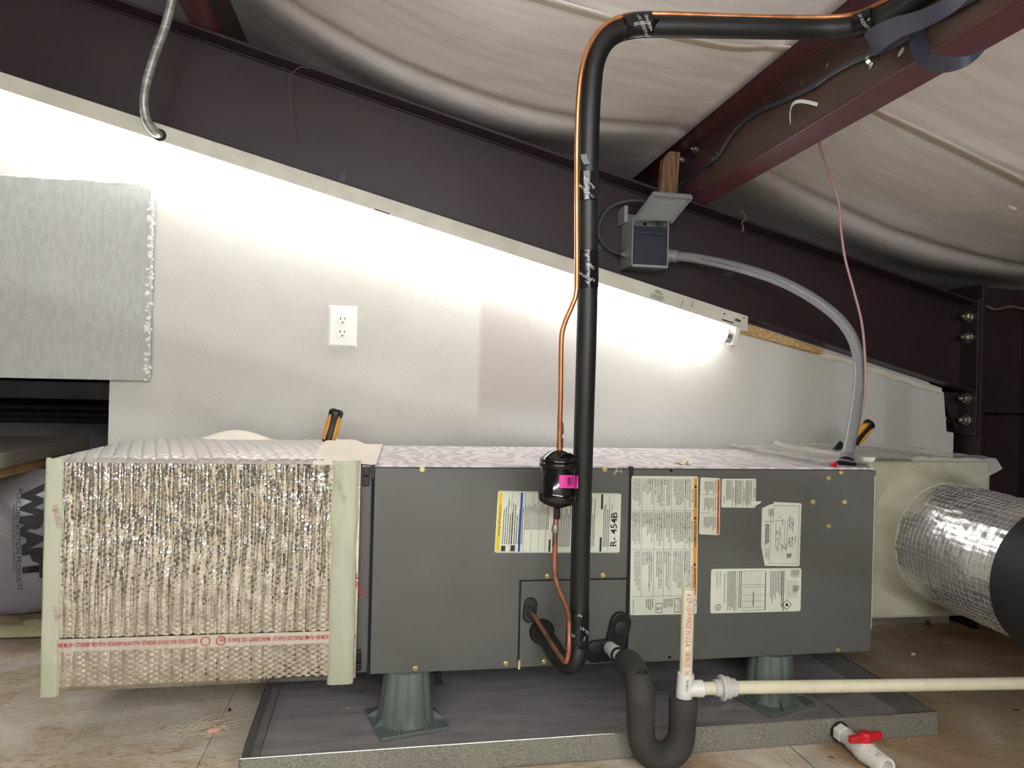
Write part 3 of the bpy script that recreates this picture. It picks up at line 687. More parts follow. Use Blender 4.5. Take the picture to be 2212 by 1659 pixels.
for z0, z1, dx in ((.158, .184, 0), (.140, .156, .001)): MB().box(-.030+dx, -.018+dx, -.004, .010, z0, z1).build('clip', m_black, ah, smooth=0, bevel=.001)
MB().box(xa-.002, xa+.003, -.003, .004, UZ0-.002, UZ0+.018).build('clip', mat('yellow_clip', srgb(206, 196, 140), .5), ah, smooth=0)
cp0, cp1 = at(1748, 1027, 0), at(1828, 1140, 0)
MB().box(cp0.x, cp1.x+.012, -.0012, 0, cp1.z, cp0.z).build('cover_plate', m_gray, ah, smooth=0, bevel=.0006)
scr = None
for px, py in ((912, 1014), (1306, 1014), (1182, 1244), (1302, 1242), (1092, 1433), (1175, 1429), (1297, 1425), (897, 1443), (1816, 1021), (1789, 1032), (1755, 1084), (1823, 1084), (1789, 1136), (1809, 1404)):
    q = at(px, py, 0)
    if scr is None:
        mb = MB().lathe((0, 0, 0), (0, -1, 0), [(.0062, 0), (.0060, .0012)], 16); mb.lathe((0, -.0012, 0), (0, -1, 0), [(.0042, 0), (.0042, .0035), (.0034, .0042)], 6)
        scr = mb.build('screw', m_brass, ah); scr.data.transform(Matrix.Translation(origin(ah))); scr.location = q-origin(ah)-V(0, .0012, 0)
    else:
        s2 = scr.copy(); COL.objects.link(s2); s2.parent = ah; s2.location = q-origin(ah)-V(0, .0012, 0)
for px, py in ((1450, 1016), (1446, 1419)):
    q = at(px, py, 0); MB().lathe(q, (0, -1, 0), [(.0045, 0), (.0045, .0004)], 16).build('screw_hole', m_dark, ah); MB().lathe(q, (0, -1, 0), [(.0055, 0), (.0053, .0002)], 16).build('hole_rim', m_zinc, ah)
# scratches
g = MB()
for a_, b_ in (((1326, 1026), (1333, 1012)), ((1331, 1020), (1337, 1017)), ((1340, 1014), (1343, 1021)), ((1372, 1052), (1374, 1053)), ((1470, 1380), (1474, 1383))):
    p, q = at(*a_, -.0006), at(*b_, -.0006); d = (q-p).normalized(); n_ = V(-d.z, 0, d.x)*.0009; g.add([p-n_, q-n_, q+n_, p+n_], [(0, 1, 2, 3)])
put(g.build('scratch_mark', m_white, ah, smooth=0), kind='stuff')
# rubber grommets and black drain connection
def oblong(c, ax, half, r, y0, y1):
    c = Vector(c); ax = Vector(ax).normalized(); pr = V(-ax.z, 0, ax.x); lp = []
    for s in (1, -1):
        for k in range(9):
            th = -math.pi/2+k*math.pi/8; d = ax*math.cos(th)*s+pr*math.sin(th)*s; lp.append(c+ax*half*s+d*r+V(0, y0, 0))
    return MB().prism(lp, (0, y1-y0, 0))
gq = at(1144, 1317, 0)
gm = oblong(V(gq.x, 0, gq.z), (.12, 0, 1), .014, .0155, -.008, 0).build('grommet', m_rubber, ah, bevel=.003)
oblong(V(gq.x, 0, gq.z-.003), (.12, 0, 1), .008, .0075, -.011, -.007).build('grommet_slot', m_black, gm)
gq2 = at(1170, 1364, 0)
MB().lathe((gq2.x, 0, gq2.z), (0, -1, 0), [(.030, 0), (.030, .004), (.026, .010), (.025, .02)], 28).build('grommet', m_rubber, ah)
dq = at(1332, 1372, 0)
dp = oblong(V(dq.x, 0, dq.z+.004), (.22, 0, 1), .030, .025, -.014, 0).build('drain_fitting', m_black, ah, bevel=.003)
q = at(1341, 1357, -.014); MB().lathe(q, (0, -1, 0), [(.017, 0), (.017, .005), (.015, .006)], 22).build('drain_cap', m_rubber, dp)
q = at(1298, 1402, 0)
d2 = oblong(V(q.x, 0, q.z), (1, 0, .10), .018, .025, -.016, 0).build('drain_fitting', m_black, ah, bevel=.003)
q = at(1284, 1398, -.016); MB().lathe(q, (0, -1, 0), [(.015, 0), (.015, .006), (.013, .007)], 22).build('drain_cap', m_rubber, d2)
q = at(1280, 1424, -.006); MB().lathe(q, (0, -1, 0), [(.006, 0), (.006, .006)], 10).build('drain_tab', m_black, d2)
# small black bracket below the cabinet and a strip of foil tape on its right edge
MB().prism([at(936, 1454, .12), at(952, 1452, .12), at(957, 1478, .12), at(941, 1480, .12)], (0, .02, 0)).build('underside_bracket', m_black, ah, smooth=0)
MB().box(.83, .96, .16, .20, UZ0-.018, UZ0).build('underside_bracket', m_black, ah, smooth=0)
MB().box(UX1-.003, UX1+.002, .004, .018, UZ0+.06, UZ1-.02).build('edge_tape', m_creamtape, ah, smooth=0)

# ---- labels
CWx, CWy = V(0, 0, -1), V(1, 0, 0)            # reads downwards
CCx, CCy = V(0, 0, 1), V(-1, 0, 0)            # reads upwards
YL, YT = -.0006, -.0009
def sheet_px(pts, name='label', r=.003, m=m_label, parent=None, y=YL):
    lp = [at(px, py, 0) for px, py in pts]; lp = [V(p.x, y, p.z) for p in lp]
    return MB().prism(lp, (0, -y, 0)).build(name, m, parent or ah, smooth=0)
def rrect(pts, r=4):                           # round the corners of a pixel quad
    out = []; n = len(pts)
    for i in range(n):
        p = Vector(pts[i]); a = Vector(pts[i-1]); b = Vector(pts[(i+1) % n]); da = (a-p).normalized()*r; dbb = (b-p).normalized()*r
        out += [p+da, p+da*.3+dbb*.3, p+dbb]
    return [(v.x, v.y) for v in out]
class Quad:                                    # bilinear pixel frame inside a label: s right 0..1, t down 0..1
    def __init__(s, a, b, c, d): s.p = [Vector(x) for x in (a, b, c, d)]
    def px(s, u, v):
        a, b, c, d = s.p; return (a*(1-u)+b*u)*(1-v)+(d*(1-u)+c*u)*v
    def w(s, u, v, y=YT):
        q = s.px(u, v); p = at(q.x, q.y, 0); return V(p.x, y, p.z)
    def strip(s, mb, u0, u1, v0, v1, y=YT):
        mb.add([s.w(u0, v1, y), s.w(u1, v1, y), s.w(u1, v0, y), s.w(u0, v0, y)], [(0, 1, 2, 3)]); return mb
    def fn(s, u, v, mode, y=YT-.0001):
        o = s.w(u, v, y)
        if mode == 'cw':
            a = (s.w(u, min(1, v+.1), y)-s.w(u, v, y)) if v < .9 else (s.w(u, v, y)-s.w(u, v-.1, y)); ux = a.normalized(); uy = V(-ux.z, 0, ux.x)
        else:
            a = (s.w(u, v, y)-s.w(u, min(1, v+.1), y)) if v < .9 else (s.w(u, v-.1, y)-s.w(u, v, y)); ux = a.normalized(); uy = V(-ux.z, 0, ux.x)
        return frame_fn(o, ux, uy), ux, uy

# refrigerant caution label (reads upwards)
Q = Quad((1076, 1060), (1342, 1066), (1338, 1194), (1068, 1194))
lb = sheet_px(rrect([(1076, 1060), (1342, 1066), (1338, 1194), (1068, 1194)]), 'refrigerant_label'); lb['label'] = 'cream sticker with yellow and blue bars reading R-454B'
Q.strip(MB(), .008, .038, .025, .975).build('yellow_bar', m_yellow, lb, smooth=0)
Q.strip(MB(), .186, .203, .02, .98).build('blue_bar', m_blue, lb, smooth=0)
kb = MB(); Q.strip(kb, .430, .445, .78, .98); Q.strip(kb, .838, .854, .02, .27); Q.strip(kb, .838, .854, .74, .98); put(kb.build('black_bar', m_ink, lb, smooth=0), kind='stuff')
ln = MB()
for u in (.225, .285, .345, .40, .905): Q.strip(ln, u, u+.0022, .02, .98)
Q.strip(ln, .905, .985, .41, .416); Q.strip(ln, .116, .118, .02, .98)
for u, v, w_, h_ in ((.005, .012, .99, .0035), (.005, .984, .99, .0035)): Q.strip(ln, u, u+w_, v, v+h_)
put(ln.build('rule_lines', m_inkg, lb, smooth=0), kind='stuff')
f_, ux, uy = Q.fn(.034, .73, 'ccw'); text('print', 'CAUTION ▲ ATTENTION ▲ PRECAUCIÓN', .0066, f_, m_ink, lb, bold=.01, sx=.56)
f_, ux, uy = Q.fn(.972, .90, 'ccw'); text('print', 'R- 454B', .0225, f_, m_ink, lb, bold=.012, sx=1.12)
fp = MB()
def block(u, v, lines, pitch, h, wmax, mode='ccw', **k):
    f_, ux, uy = Q.fn(u, v, mode); bars(fp, Q.w(u, v, YT-.0001), ux, uy, lines, pitch, h, wmax, **k)
block(.062, .86, 5, .0050, .0017, .110); block(.135, .86, 4, .0052, .0019, .105); block(.215, .86, 1, .005, .0019, .09)
block(.235, .62, 5, .0032, .0012, .06); block(.297, .62, 5, .0034, .0012, .07); block(.357, .62, 4, .0034, .0012, .075); block(.41, .62, 2, .0034, .0014, .08)
block(.462, .9, 11, .0040, .0015, .11); block(.66, .9, 11, .0040, .0015, .118); block(.868, .9, 4, .0042, .0015, .112); block(.93, .30, 1, .004, .0012, .02)
put(fp.build('fine_print', m_inkg, lb, smooth=0), kind='stuff')
ic = MB(); Q.strip(ic, .05, .085, .885, .975); Q.strip(ic, .125, .162, .875, .975); put(ic.build('hazard_pictogram', m_inkg, lb, smooth=0), kind='stuff')
pg = MB()
for cu, cv in ((.066, .93), (.142, .93)):
    c0 = Q.w(cu, cv, YT-.0002); lp = []
    for k in range(16):
        th = k*math.pi/8; r_ = .0042 if k % 2 else .0018; lp.append(c0+V(math.cos(th)*r_, 0, math.sin(th)*r_))
    pg.add(lp, [tuple(range(16))])
put(pg.build('hazard_symbol', m_ink, lb, smooth=0), kind='stuff')

# big three-language warning label (reads downwards)
Q = Quad((1364, 1028), (1508, 1029), (1505, 1326), (1361, 1329))
lb = sheet_px(rrect([(1364, 1028), (1508, 1029), (1505, 1326), (1361, 1329)]), 'warning_label'); lb['label'] = 'tall cream warning sticker with an orange right stripe'
vt = [.008, .248, .528, .865]
ob = MB(); Q.strip(ob, .937, .987, .012, .864); ob.build('orange_bar', m_orange, lb, smooth=0)
us = [.155, .340, .488, .597, .805, .905]
ln = MB()
for u in us[:-1]: Q.strip(ln, u, u+.004, .012, .865)
for v in vt[1:]: Q.strip(ln, .02, .985, v, v+.0018)
put(ln.build('rule_lines', m_inkg, lb, smooth=0), kind='stuff')
PAR = [
 ('WARNING', 'RISK OF FIRE', ['DISPOSE OF PROPERLY IN ACCORDANCE WITH\nFEDERAL OR LOCAL REGULATIONS.\nFLAMMABLE REFRIGERANT USED.',
  'AUXILIARY DEVICES WHICH MAY BE AN\nIGNITION SOURCE SHALL NOT BE INSTALLED\nIN THE DUCTWORK, OTHER THAN AUXILIARY\nDEVICES LISTED FOR USE WITH THE SPECIFIC\nAPPLIANCE. SEE INSTRUCTIONS.',
  'LEAK DETECTION SYSTEM INSTALLED.\nUNIT MUST BE POWERED EXCEPT FOR\nSERVICE.', 'FLAMMABLE REFRIGERANT USED. TO BE\nREPAIRED ONLY BY TRAINED SERVICE\nPERSONNEL. DO NOT PUNCTURE\nREFRIGERANT TUBING.',
  'MINIMUM INSTALLATION HEIGHT, X m (X ft).\nMINIMUM ROOM AREA\n(OPERATING OR STORAGE).\nTOTAL CHARGE (lb) ft²\nTOTAL CHARGE (kg) m²', 'FOR HORIZONTAL APPLICATIONS, THE A2L\nSENSOR MUST BE MOVED TO THE\nINDICATED HORIZONTAL SENSOR\nLOCATION. SEE INSTRUCTIONS.']),
 ('AVERTISSEMENT', "RISQUE D'INCENDIE", ['ÉLIMINEZ CORRECTEMENT CONFORMÉMENT AUX\nRÈGLEMENTATIONS FÉDÉRALES OU LOCALES.\nFRIGORIGÈNE INFLAMMABLE UTILISÉ.',
  "LES APPAREILS AUXILIAIRES POUVANT ÊTRE DES\nSOURCES D'ALLUMAGE NE DOIVENT PAS ÊTRE\nINSTALLÉS DANS LES CONDUITS, À L'EXCEPTION\nDES APPAREILS AUXILIAIRES INDIQUÉS POUR UNE\nUTILISATION AVEC UN APPAREIL SPÉCIFIQUE.\nVOIR LES INSTRUCTIONS.",
  "SYSTÈME DE DÉTECTION DES FUITES INSTALLÉ.\nL'APPAREIL DOIT ÊTRE SOUS TENSION,\nSAUF POUR L'ENTRETIEN.", "FRIGORIGÈNE INFLAMMABLE UTILISÉ. DOIT\nUNIQUEMENT ÊTRE RÉPARÉ PAR DU PERSONNEL\nD'ENTRETIEN FORMÉ. NE PAS PERCER LES\nCONDUITES DE FRIGORIGÈNE.",
  "HAUTEUR MINIMALE D'INSTALLATION, X m (X pi).\nSUPERFICIE MINIMALE DE LA PIÈCE\n(FONCTIONNEMENT OU STOCKAGE).\nCHARGE TOTALE (lb) pi²\nCHARGE TOTALE (kg) m²", "POUR LES APPLICATIONS HORIZONTALES, LE\nCAPTEUR DE A2L DOIT ÊTRE DÉPLACÉ À\nL'EMPLACEMENT INDIQUÉ POUR LE CAPTEUR\nHORIZONTAL. VOIR LES INSTRUCTIONS."]),
 ('ADVERTENCIA', 'RIESGO DE INCENDIO', ['DESECHE LA APROPIADAMENTE DE ACUERDO CON\nREGULACIONES FEDERALES O LOCALES. UTILIZA\nREFRIGERANTE INFLAMABLE.',
  'LOS DISPOSITIVOS AUXILIARES QUE PUEDEN SER FUENTE\nDE IGNICIÓN NO DEBEN INSTALARSE EN EL SISTEMA DE\nCONDUCTOS, EXCEPTO LOS DISPOSITIVOS AUXILIARES\nENUMERADOS PARA SU USO CON UN APARATO\nESPECÍFICO. CONSULTE LAS INSTRUCCIONES.',
  'SISTEMA DE DETECCIÓN DE FUGAS INSTALADO. LA UNIDAD\nDEBE ESTAR ENERGIZADA, EXCEPTO PARA REALIZAR EL\nSERVICIO TÉCNICO.', 'UTILIZA REFRIGERANTE INFLAMABLE. SÓLO PERSONAL DE\nSERVICIO CAPACITADO DEBE REPARAR EL DISPOSITIVO. NO\nPERFORE LA TUBERÍA DE REFRIGERANTE.',
  'ALTURA MÍNIMA DE INSTALACIÓN, X m (X ft).\nÁREA MÍNIMA DE LA HABITACIÓN (EN FUNCIONAMIENTO O\nALMACENAMIENTO).\nCARGA TOTAL (lb) ft²\nCARGA TOTAL (kg) m²', 'PARA APLICACIONES HORIZONTALES, EL SENSOR A2L DEBE\nMOVERSE A LA UBICACIÓN HORIZONTAL INDICADA\nDEL SENSOR. CONSULTE LAS INSTRUCCIONES.'])]
for k, (hd, risk, ps) in enumerate(PAR):
    v0 = vt[k]+.012; v1 = (vt+[.865])[k+1] if k < 2 else .865
    f_, *_ = Q.fn(.948, (v0+v1)/2+(.03 if k == 2 else .01), 'cw'); text('print', '▲ '+hd, .0088, f_, m_ink, lb, bold=.012, align='CENTER')
    f_, *_ = Q.fn(.906, (v0+v1)/2+(.03 if k == 2 else .01), 'cw'); text('print', risk, .0060, f_, m_ink, lb, align='CENTER', sx=.95)
    for p_, ur in zip(ps, (.895, .79, .585, .475, .328, .142)):
        f_, *_ = Q.fn(ur-.028, v0, 'cw'); n_l = p_.count('\n')+1
        mx = max(len(s_) for s_ in p_.split('\n')); avail = (v1-v0-.006)*.335
        text('print', p_, .0058, f_, m_ink, lb, bold=.004, line=.93, sx=min(.95, avail/(mx*.0058*.62)), res=1)
f_, *_ = Q.fn(.035, .885, 'cw'); text('print', '340085-101 REV E', .0055, f_, m_ink, lb, sx=.9)
f_, *_ = Q.fn(.74, .912, 'cw'); text('print', 'REFRIGERANT\nSAFETY GROUP\nA2L', .0055, frame_fn(f_(0.008, 0), CWx, CWy), m_ink, lb, align='CENTER', line=.95, sx=.85)
bk = MB(); p0, p1 = Q.w(.395, .925, YT), Q.w(.465, .985, YT); h_ = .0006
for a_, b_ in (((.385, .918), (.475, .918)), ((.475, .918), (.475, .985)), ((.475, .985), (.385, .985)), ((.385, .985), (.385, .918)), ((.385, .951), (.475, .951)),
               ((.665, .885), (.785, .885)), ((.785, .885), (.785, .985)), ((.785, .985), (.665, .985)), ((.665, .985), (.665, .885))):
    p, q = Q.w(*a_, YT), Q.w(*b_, YT); d = (q-p).normalized(); n_ = V(-d.z, 0, d.x)*h_; bk.add([p-n_, q-n_, q+n_, p+n_], [(0, 1, 2, 3)])
put(bk.build('pictogram', m_ink, lb, smooth=0), kind='stuff')
f_, *_ = Q.fn(.40, .958, 'cw'); text('print', 'i', .011, f_, m_ink, lb, bold=.03)
dm = MB(); c0 = Q.w(.945, .915, YT)
for r0, r1 in ((.0125, .0105),):
    for k in range(4):
        a_ = c0+V(math.cos(k*math.pi/2)*r0, 0, math.sin(k*math.pi/2)*r0); b_ = c0+V(math.cos((k+1)*math.pi/2)*r0, 0, math.sin((k+1)*math.pi/2)*r0)
        dm.add([a_, b_, c0+(b_-c0)*(r1/r0), c0+(a_-c0)*(r1/r0)], [(0, 1, 2, 3)])
dm.build('diamond_mark', m_redink, lb, smooth=0)
fp = MB()
block(.62, .885, 5, .0050, .0018, .028, 'cw'); block(.325, .885, 4, .0050, .0018, .028, 'cw')
put(fp.build('fine_print', m_inkg, lb, smooth=0), kind='stuff')

# narrow orange-red label
Q = Quad((1513, 1031), (1556, 1033), (1554, 1156), (1510, 1154))
lb = sheet_px(rrect([(1513, 1031), (1556, 1033), (1554, 1156), (1510, 1154)], 3), 'shock_label'); lb['label'] = 'narrow cream sticker with an orange-red stripe'
Q.strip(MB(), .86, .96, .02, .985).build('red_bar', m_ored, lb, smooth=0)
ln = MB(); Q.strip(ln, .03, .86, .295, .30); Q.strip(ln, .03, .86, .62, .625); put(ln.build('rule_lines', m_inkg, lb, smooth=0), kind='stuff')
for v, s_ in ((.15, '▲ WARNING'), (.46, '▲ AVERTISSEMENT'), (.81, '▲ ADVERTENCIA')):
    f_, *_ = Q.fn(.885, v, 'cw'); text('print', s_, .0048, f_, m_ink, lb, bold=.01, align='CENTER', sx=.8)
fp = MB()
for v in (.03, .32, .65):
    block(.76, v, 1, .006, .0014, .036, 'cw', wv=.1); block(.66, v+.03, 7, .0038, .0012, .034, 'cw', wv=.4)
put(fp.build('fine_print', m_ink, lb, smooth=0), kind='stuff')

# small square warning label with a peeled corner
Q = Quad((1559, 1034), (1633, 1034), (1632, 1097), (1558, 1096))
lb = sheet_px(rrect([(1559, 1034), (1633, 1034), (1632, 1097), (1558, 1096)], 3), 'notice_label'); lb['label'] = 'small square cream warning sticker with one peeled corner'
ln = MB()
for u in (.30, .40, .62, .72, .93): Q.strip(ln, u, u+.008, .03, .97)
put(ln.build('rule_lines', m_inkg, lb, smooth=0), kind='stuff')
for u, s_ in ((.945, 'WARNING'), (.64, 'AVERTISSEMENT'), (.32, 'ADVERTENCIA')):
    f_, *_ = Q.fn(u, .30, 'cw'); text('print', '▲ '+s_, .0050, f_, m_ink, lb, bold=.01, sx=.85)
fp = MB(); block(.86, .06, 5, .0034, .0013, .064, 'cw', wv=.12); block(.56, .06, 5, .0034, .0013, .064, 'cw', wv=.12); block(.25, .06, 4, .0034, .0013, .05, 'cw', wv=.12); block(.06, .62, 1, .004, .0013, .022, 'cw')
put(fp.build('fine_print', m_inkg, lb, smooth=0), kind='stuff')
pc_ = [(1622, 1083), (1642, 1082), (1642, 1085), (1634, 1092), (1623, 1093)]
lp = [at(px, py, 0) for px, py in pc_]; lp = [V(p.x, -.0008-.004*(k in (1, 2)), p.z) for k, p in enumerate(lp)]
MB().prism(lp, (0, -.0003, 0)).build('peeled_corner', m_label, lb, smooth=0)

# wiring diagram sheet, torn at the left
wd_ = [(1671, 1084), (1729, 1087), (1731, 1089), (1727, 1221), (1724, 1223), (1652, 1222), (1648, 1200), (1644, 1180), (1646, 1098), (1648, 1097), (1660, 1091), (1671, 1088)]
Q = Quad((1650, 1085), (1731, 1087), (1726, 1223), (1648, 1222))
lb = sheet_px(wd_, 'wiring_diagram'); lb['label'] = 'cream wiring diagram sheet with torn left corners'
ln = MB()
def seg(a_, b_, h_=.0004):
    p, q = Q.w(*a_), Q.w(*b_); d = (q-p).normalized(); n_ = V(-d.z, 0, d.x)*h_; ln.add([p-n_, q-n_, q+n_, p+n_], [(0, 1, 2, 3)])
for a_, b_ in (((.27, .045), (.95, .045)), ((.95, .045), (.95, .965)), ((.95, .965), (.17, .965)), ((.20, .10), (.17, .965)), ((.0, .30), (.27, .30)), ((.27, .045), (.26, .30)), ((.0, .74), (.17, .74)),
               ((.33, .28), (.52, .28)), ((.33, .28), (.33, .72)), ((.40, .46), (.40, .78)), ((.46, .46), (.46, .62)), ((.58, .26), (.56, .72)), ((.65, .26), (.63, .74)), ((.70, .24), (.80, .24)), ((.70, .32), (.80, .32)), ((.70, .40), (.80, .40)),
               ((.70, .24), (.70, .40)), ((.80, .24), (.80, .40)), ((.75, .24), (.75, .40)), ((.70, .55), (.80, .55)), ((.70, .62), (.80, .62)), ((.70, .69), (.80, .69)), ((.70, .55), (.70, .69)), ((.80, .55), (.80, .69)), ((.75, .55), (.75, .69)), ((.40, .62), (.58, .72)), ((.46, .46), (.33, .46)), ((.50, .7), (.63, .74))):
    seg(a_, b_)
put(ln.build('diagram_lines', m_inkg, lb, smooth=0), kind='stuff')
fp = MB(); block(.24, .10, 4, .0036, .0012, .024, 'cw'); block(.12, .34, 3, .0036, .0022, .055, 'cw'); block(.13, .76, 3, .0036, .0010, .026, 'cw')
for k in range(16): block(random.choice((.36, .44, .5, .55, .61, .68, .78, .86)), random.uniform(.2, .72), 1, .003, .0013, random.uniform(.006, .02), 'cw')
block(.74, .80, 3, .0042, .0026, .014, 'cw'); put(fp.build('fine_print', m_inkg, lb, smooth=0), kind='stuff')

# rating plate
Q = Quad((1536, 1229), (1731, 1227), (1729, 1320), (1534, 1325))
lb = sheet_px(rrect([(1536, 1229), (1731, 1227), (1729, 1320), (1534, 1325)], 4), 'rating_plate'); lb['label'] = 'wide cream rating plate with ruled columns below the wiring diagram'
ln = MB()
for k in range(11): Q.strip(ln, .345+k*.0205, .3465+k*.0205, .05, .955)
for v in (.05, .36, .42, .60, .74, .88, .955): Q.strip(ln, .345, .60, v, v+.006)
Q.strip(ln, .29, .293, .05, .955); Q.strip(ln, .82, .822, .05, .60)
for k in range(9): Q.strip(ln, .845+k*.014, .847+k*.014, .28+.0, .68)
put(ln.build('rule_lines', m_inkg, lb, smooth=0), kind='stuff')
for u, s_ in ((.10, 'ASSEMBLED IN MEXICO'), (.135, 'ENGINEERED IN USA')):
    f_, *_ = Q.fn(u-.04, .06, 'cw'); text('print', s_, .0046, f_, m_ink, lb, sx=.8)
fp = MB(); block(.27, .05, 7, .0034, .0013, .10, 'cw', wv=.15); block(.33, .05, 2, .0046, .0018, .10, 'cw', wv=.1); block(.60, .08, 1, .005, .0022, .10, 'cw', wv=.1)
block(.78, .06, 8, .0042, .0014, .08, 'cw', wv=.5); block(.80, .06, 2, .0045, .0022, .10, 'cw', wv=.1); block(.97, .04, 8, .0029, .0013, .022, 'cw', wv=.5); block(.97, .40, 6, .0029, .0013, .02, 'cw', wv=.5); block(.15, .1, 1, .004, .0012, .10, 'cw')
block(.47, .52, 1, .004, .0018, .04, 'cw', wv=.2); put(fp.build('fine_print', m_inkg, lb, smooth=0), kind='stuff')
dm = MB(); c0 = Q.w(.845, .84, YT); r0, r1 = .0135, .0115
for k in range(4):
    a_ = c0+V(math.cos(k*math.pi/2)*r0, 0, math.sin(k*math.pi/2)*r0); b_ = c0+V(math.cos((k+1)*math.pi/2)*r0, 0, math.sin((k+1)*math.pi/2)*r0)
    dm.add([a_, b_, c0+(b_-c0)*(r1/r0), c0+(a_-c0)*(r1/r0)], [(0, 1, 2, 3)])
dm.add([c0+V(-.004, 0, -.003), c0+V(.003, 0, -.004), c0+V(.005, 0, 0), c0+V(.002, 0, .001), c0+V(.001, 0, .005), c0+V(-.003, 0, .002)], [(0, 1, 2, 3, 4, 5)])
dm.build('flame_diamond', m_ink, lb, smooth=0)
ul = MB(); c0 = Q.w(.085, .86, YT)
for k in range(20):
    a0, a1 = k*math.pi/10, (k+1)*math.pi/10; p = lambda a, r: c0+V(math.cos(a)*r, 0, math.sin(a)*r)
    ul.add([p(a0, .0075), p(a1, .0075), p(a1, .0063), p(a0, .0063)], [(0, 1, 2, 3)])
put(ul.build('approval_mark', m_ink, lb, smooth=0), kind='stuff')
f_, *_ = Q.fn(.075, .82, 'cw'); text('print', 'UL', .008, f_, m_ink, lb, bold=.01)

# things lying on the cabinet top
def loose_screw(px, py, yaw, label):
    q = atz(px, py, UZ1+.004); d = V(math.cos(yaw), math.sin(yaw), 0)
    o = thing('loose_screw', label, 'screw', (q.x, q.y, UZ1), 'loose screws on the cabinet top')
    MB().lathe(q, d, [(.0055, 0), (.0055, .002)], 12).build('washer', m_brass, o)
    MB().lathe(q-d*.004, d, [(.004, 0), (.004, .004)], 6).build('hex_head', m_brass, o)
    MB().lathe(q+d*.002, d, [(.0022, 0), (.0022, .010), (.0003, .016)], 8).build('shank', m_brass, o)
loose_screw(1470, 1000, 2.9, 'loose brass screw lying on its side on the cabinet top, left of the pair')
loose_screw(1484, 1000, -1.4, 'loose brass screw pointing at the viewer on the cabinet top, right of the pair')
q = atz(1802, 1003, UZ1+.0075); wn = thing('wire_nut', 'small bright red wire nut beside the conduit connector', 'wire nut', (q.x, q.y, UZ1))
MB().lathe(q+V(0, .012, 0), (0, -1, 0), [(.005, 0), (.0072, .016), (.0066, .018), (.004, .017), (.004, .010), (0, .010)], 16).build('cap', m_red, wn)

# ------------------------------------------------------------------ plastic feet
fR = random.Random(3)
def foot(cx, cy, ang, label):
    o = thing('equipment_foot', label, 'equipment foot', (cx, cy, .003), 'plastic feet under the air handler')
    a = math.radians(ang); ux = V(math.cos(a), math.sin(a), 0); uy = V(-math.sin(a), math.cos(a), 0); s = .079
    MB().obox(V(cx, cy, .007), ux*s, uy*s, ZP*.004).build('base_plate', m_foot, o, smooth=0, bevel=.0015)
    def flute(i, th): return 1-.07*max(0, math.cos(th*9+.5))**2 if i > 1 else 1
    prof = [(.0665, 0), (.066, .004), (.064, .014), (.0615, .035), (.0575, .07), (.054, .10), (.052, .118), (.050, .1188)]
    MB().lathe(V(cx, cy, .0105), ZP, prof, 72, rfun=flute).build('column', m_foot, o)
    for k in range(8):
        th = a+math.radians(20+k*45); d = V(math.cos(th), math.sin(th), 0); p = V(cx, cy, .0105)+d*.060; t = V(-d.y, d.x, 0)*.0012
        L_ = .015+.016*abs(math.sin(2*(th-a)))
        MB().prism([p-t, p+d*(L_+.006)-t, p+ZP*.022-t], t*2).build('rib', m_foot, o, smooth=0)
    return o
foot(.087, .040, 14, 'gray-green plastic foot under the left front of the air handler')
foot(1.005, .052, 19, 'gray-green plastic foot behind the white drain pipe at right')
foot(.10, .42, 10, 'gray-green plastic foot at the left rear behind the front foot')
foot(1.06, .42, 5, 'gray-green plastic foot at the right rear under the air handler')

# ------------------------------------------------------------------ drain pan
A, B = V(-.237, -.194, 0), V(1.300, -.165, 0); ux = (B-A).normalized(); uy = V(-ux.y, ux.x, 0); LP = (B-A).length; DP = .715; HP = .0545
pan = thing('drain_pan', 'wide shallow galvanized drain pan on the floor under the air handler', 'drain pan', A+ux*LP/2+uy*DP/2)
def PP(a, b, z): return A+ux*a+uy*b+ZP*z
MB().prism([PP(0, 0, .0008), PP(LP, 0, .0008), PP(LP, DP, .0008), PP(0, DP, .0008)], (0, 0, .0012)).build('pan_floor', m_panfloor, pan, smooth=0)
t = .0016
for nme, q0, q1, inn in (('front_lip', PP(0, 0, 0), PP(LP, 0, 0), uy), ('rear_lip', PP(0, DP-t, 0), PP(LP, DP-t, 0), uy), ('side_lip', PP(0, 0, 0), PP(0, DP, 0), ux), ('side_lip', PP(LP-t, 0, 0), PP(LP-t, DP, 0), ux)):
    MB().prism([q0+ZP*.0005, q1+ZP*.0005, q1+ZP*HP, q0+ZP*HP], inn*t).build(nme, m_galv, pan, smooth=0)
    MB().tube([q0+ZP*HP+inn*t/2, q1+ZP*HP+inn*t/2], .0014, 8).build('rolled_edge', m_zinc, pan)
for a_, s in ((0, -1), (LP, 1)):
    MB().prism([PP(a_, -.001, .001), PP(a_+s*.004, -.001, .001), PP(a_+s*.004, -.001, HP+.001), PP(a_, -.001, HP+.001)], uy*.022).build('corner_tab', m_galv, pan, smooth=0)
MB().prism([PP(LP-.16, .01, .0021), PP(LP-.158, .01, .0021), PP(LP-.158, DP-.01, .0021), PP(LP-.16, DP-.01, .0021)], (0, 0, .001)).build('floor_crease', m_zinc, pan, smooth=0)
MB().prism([PP(.02, .01, .0021), PP(.0215, .01, .0021), PP(.0215, DP-.01, .0021), PP(.02, DP-.01, .0021)], (0, 0, .001)).build('floor_crease', m_zinc, pan, smooth=0)

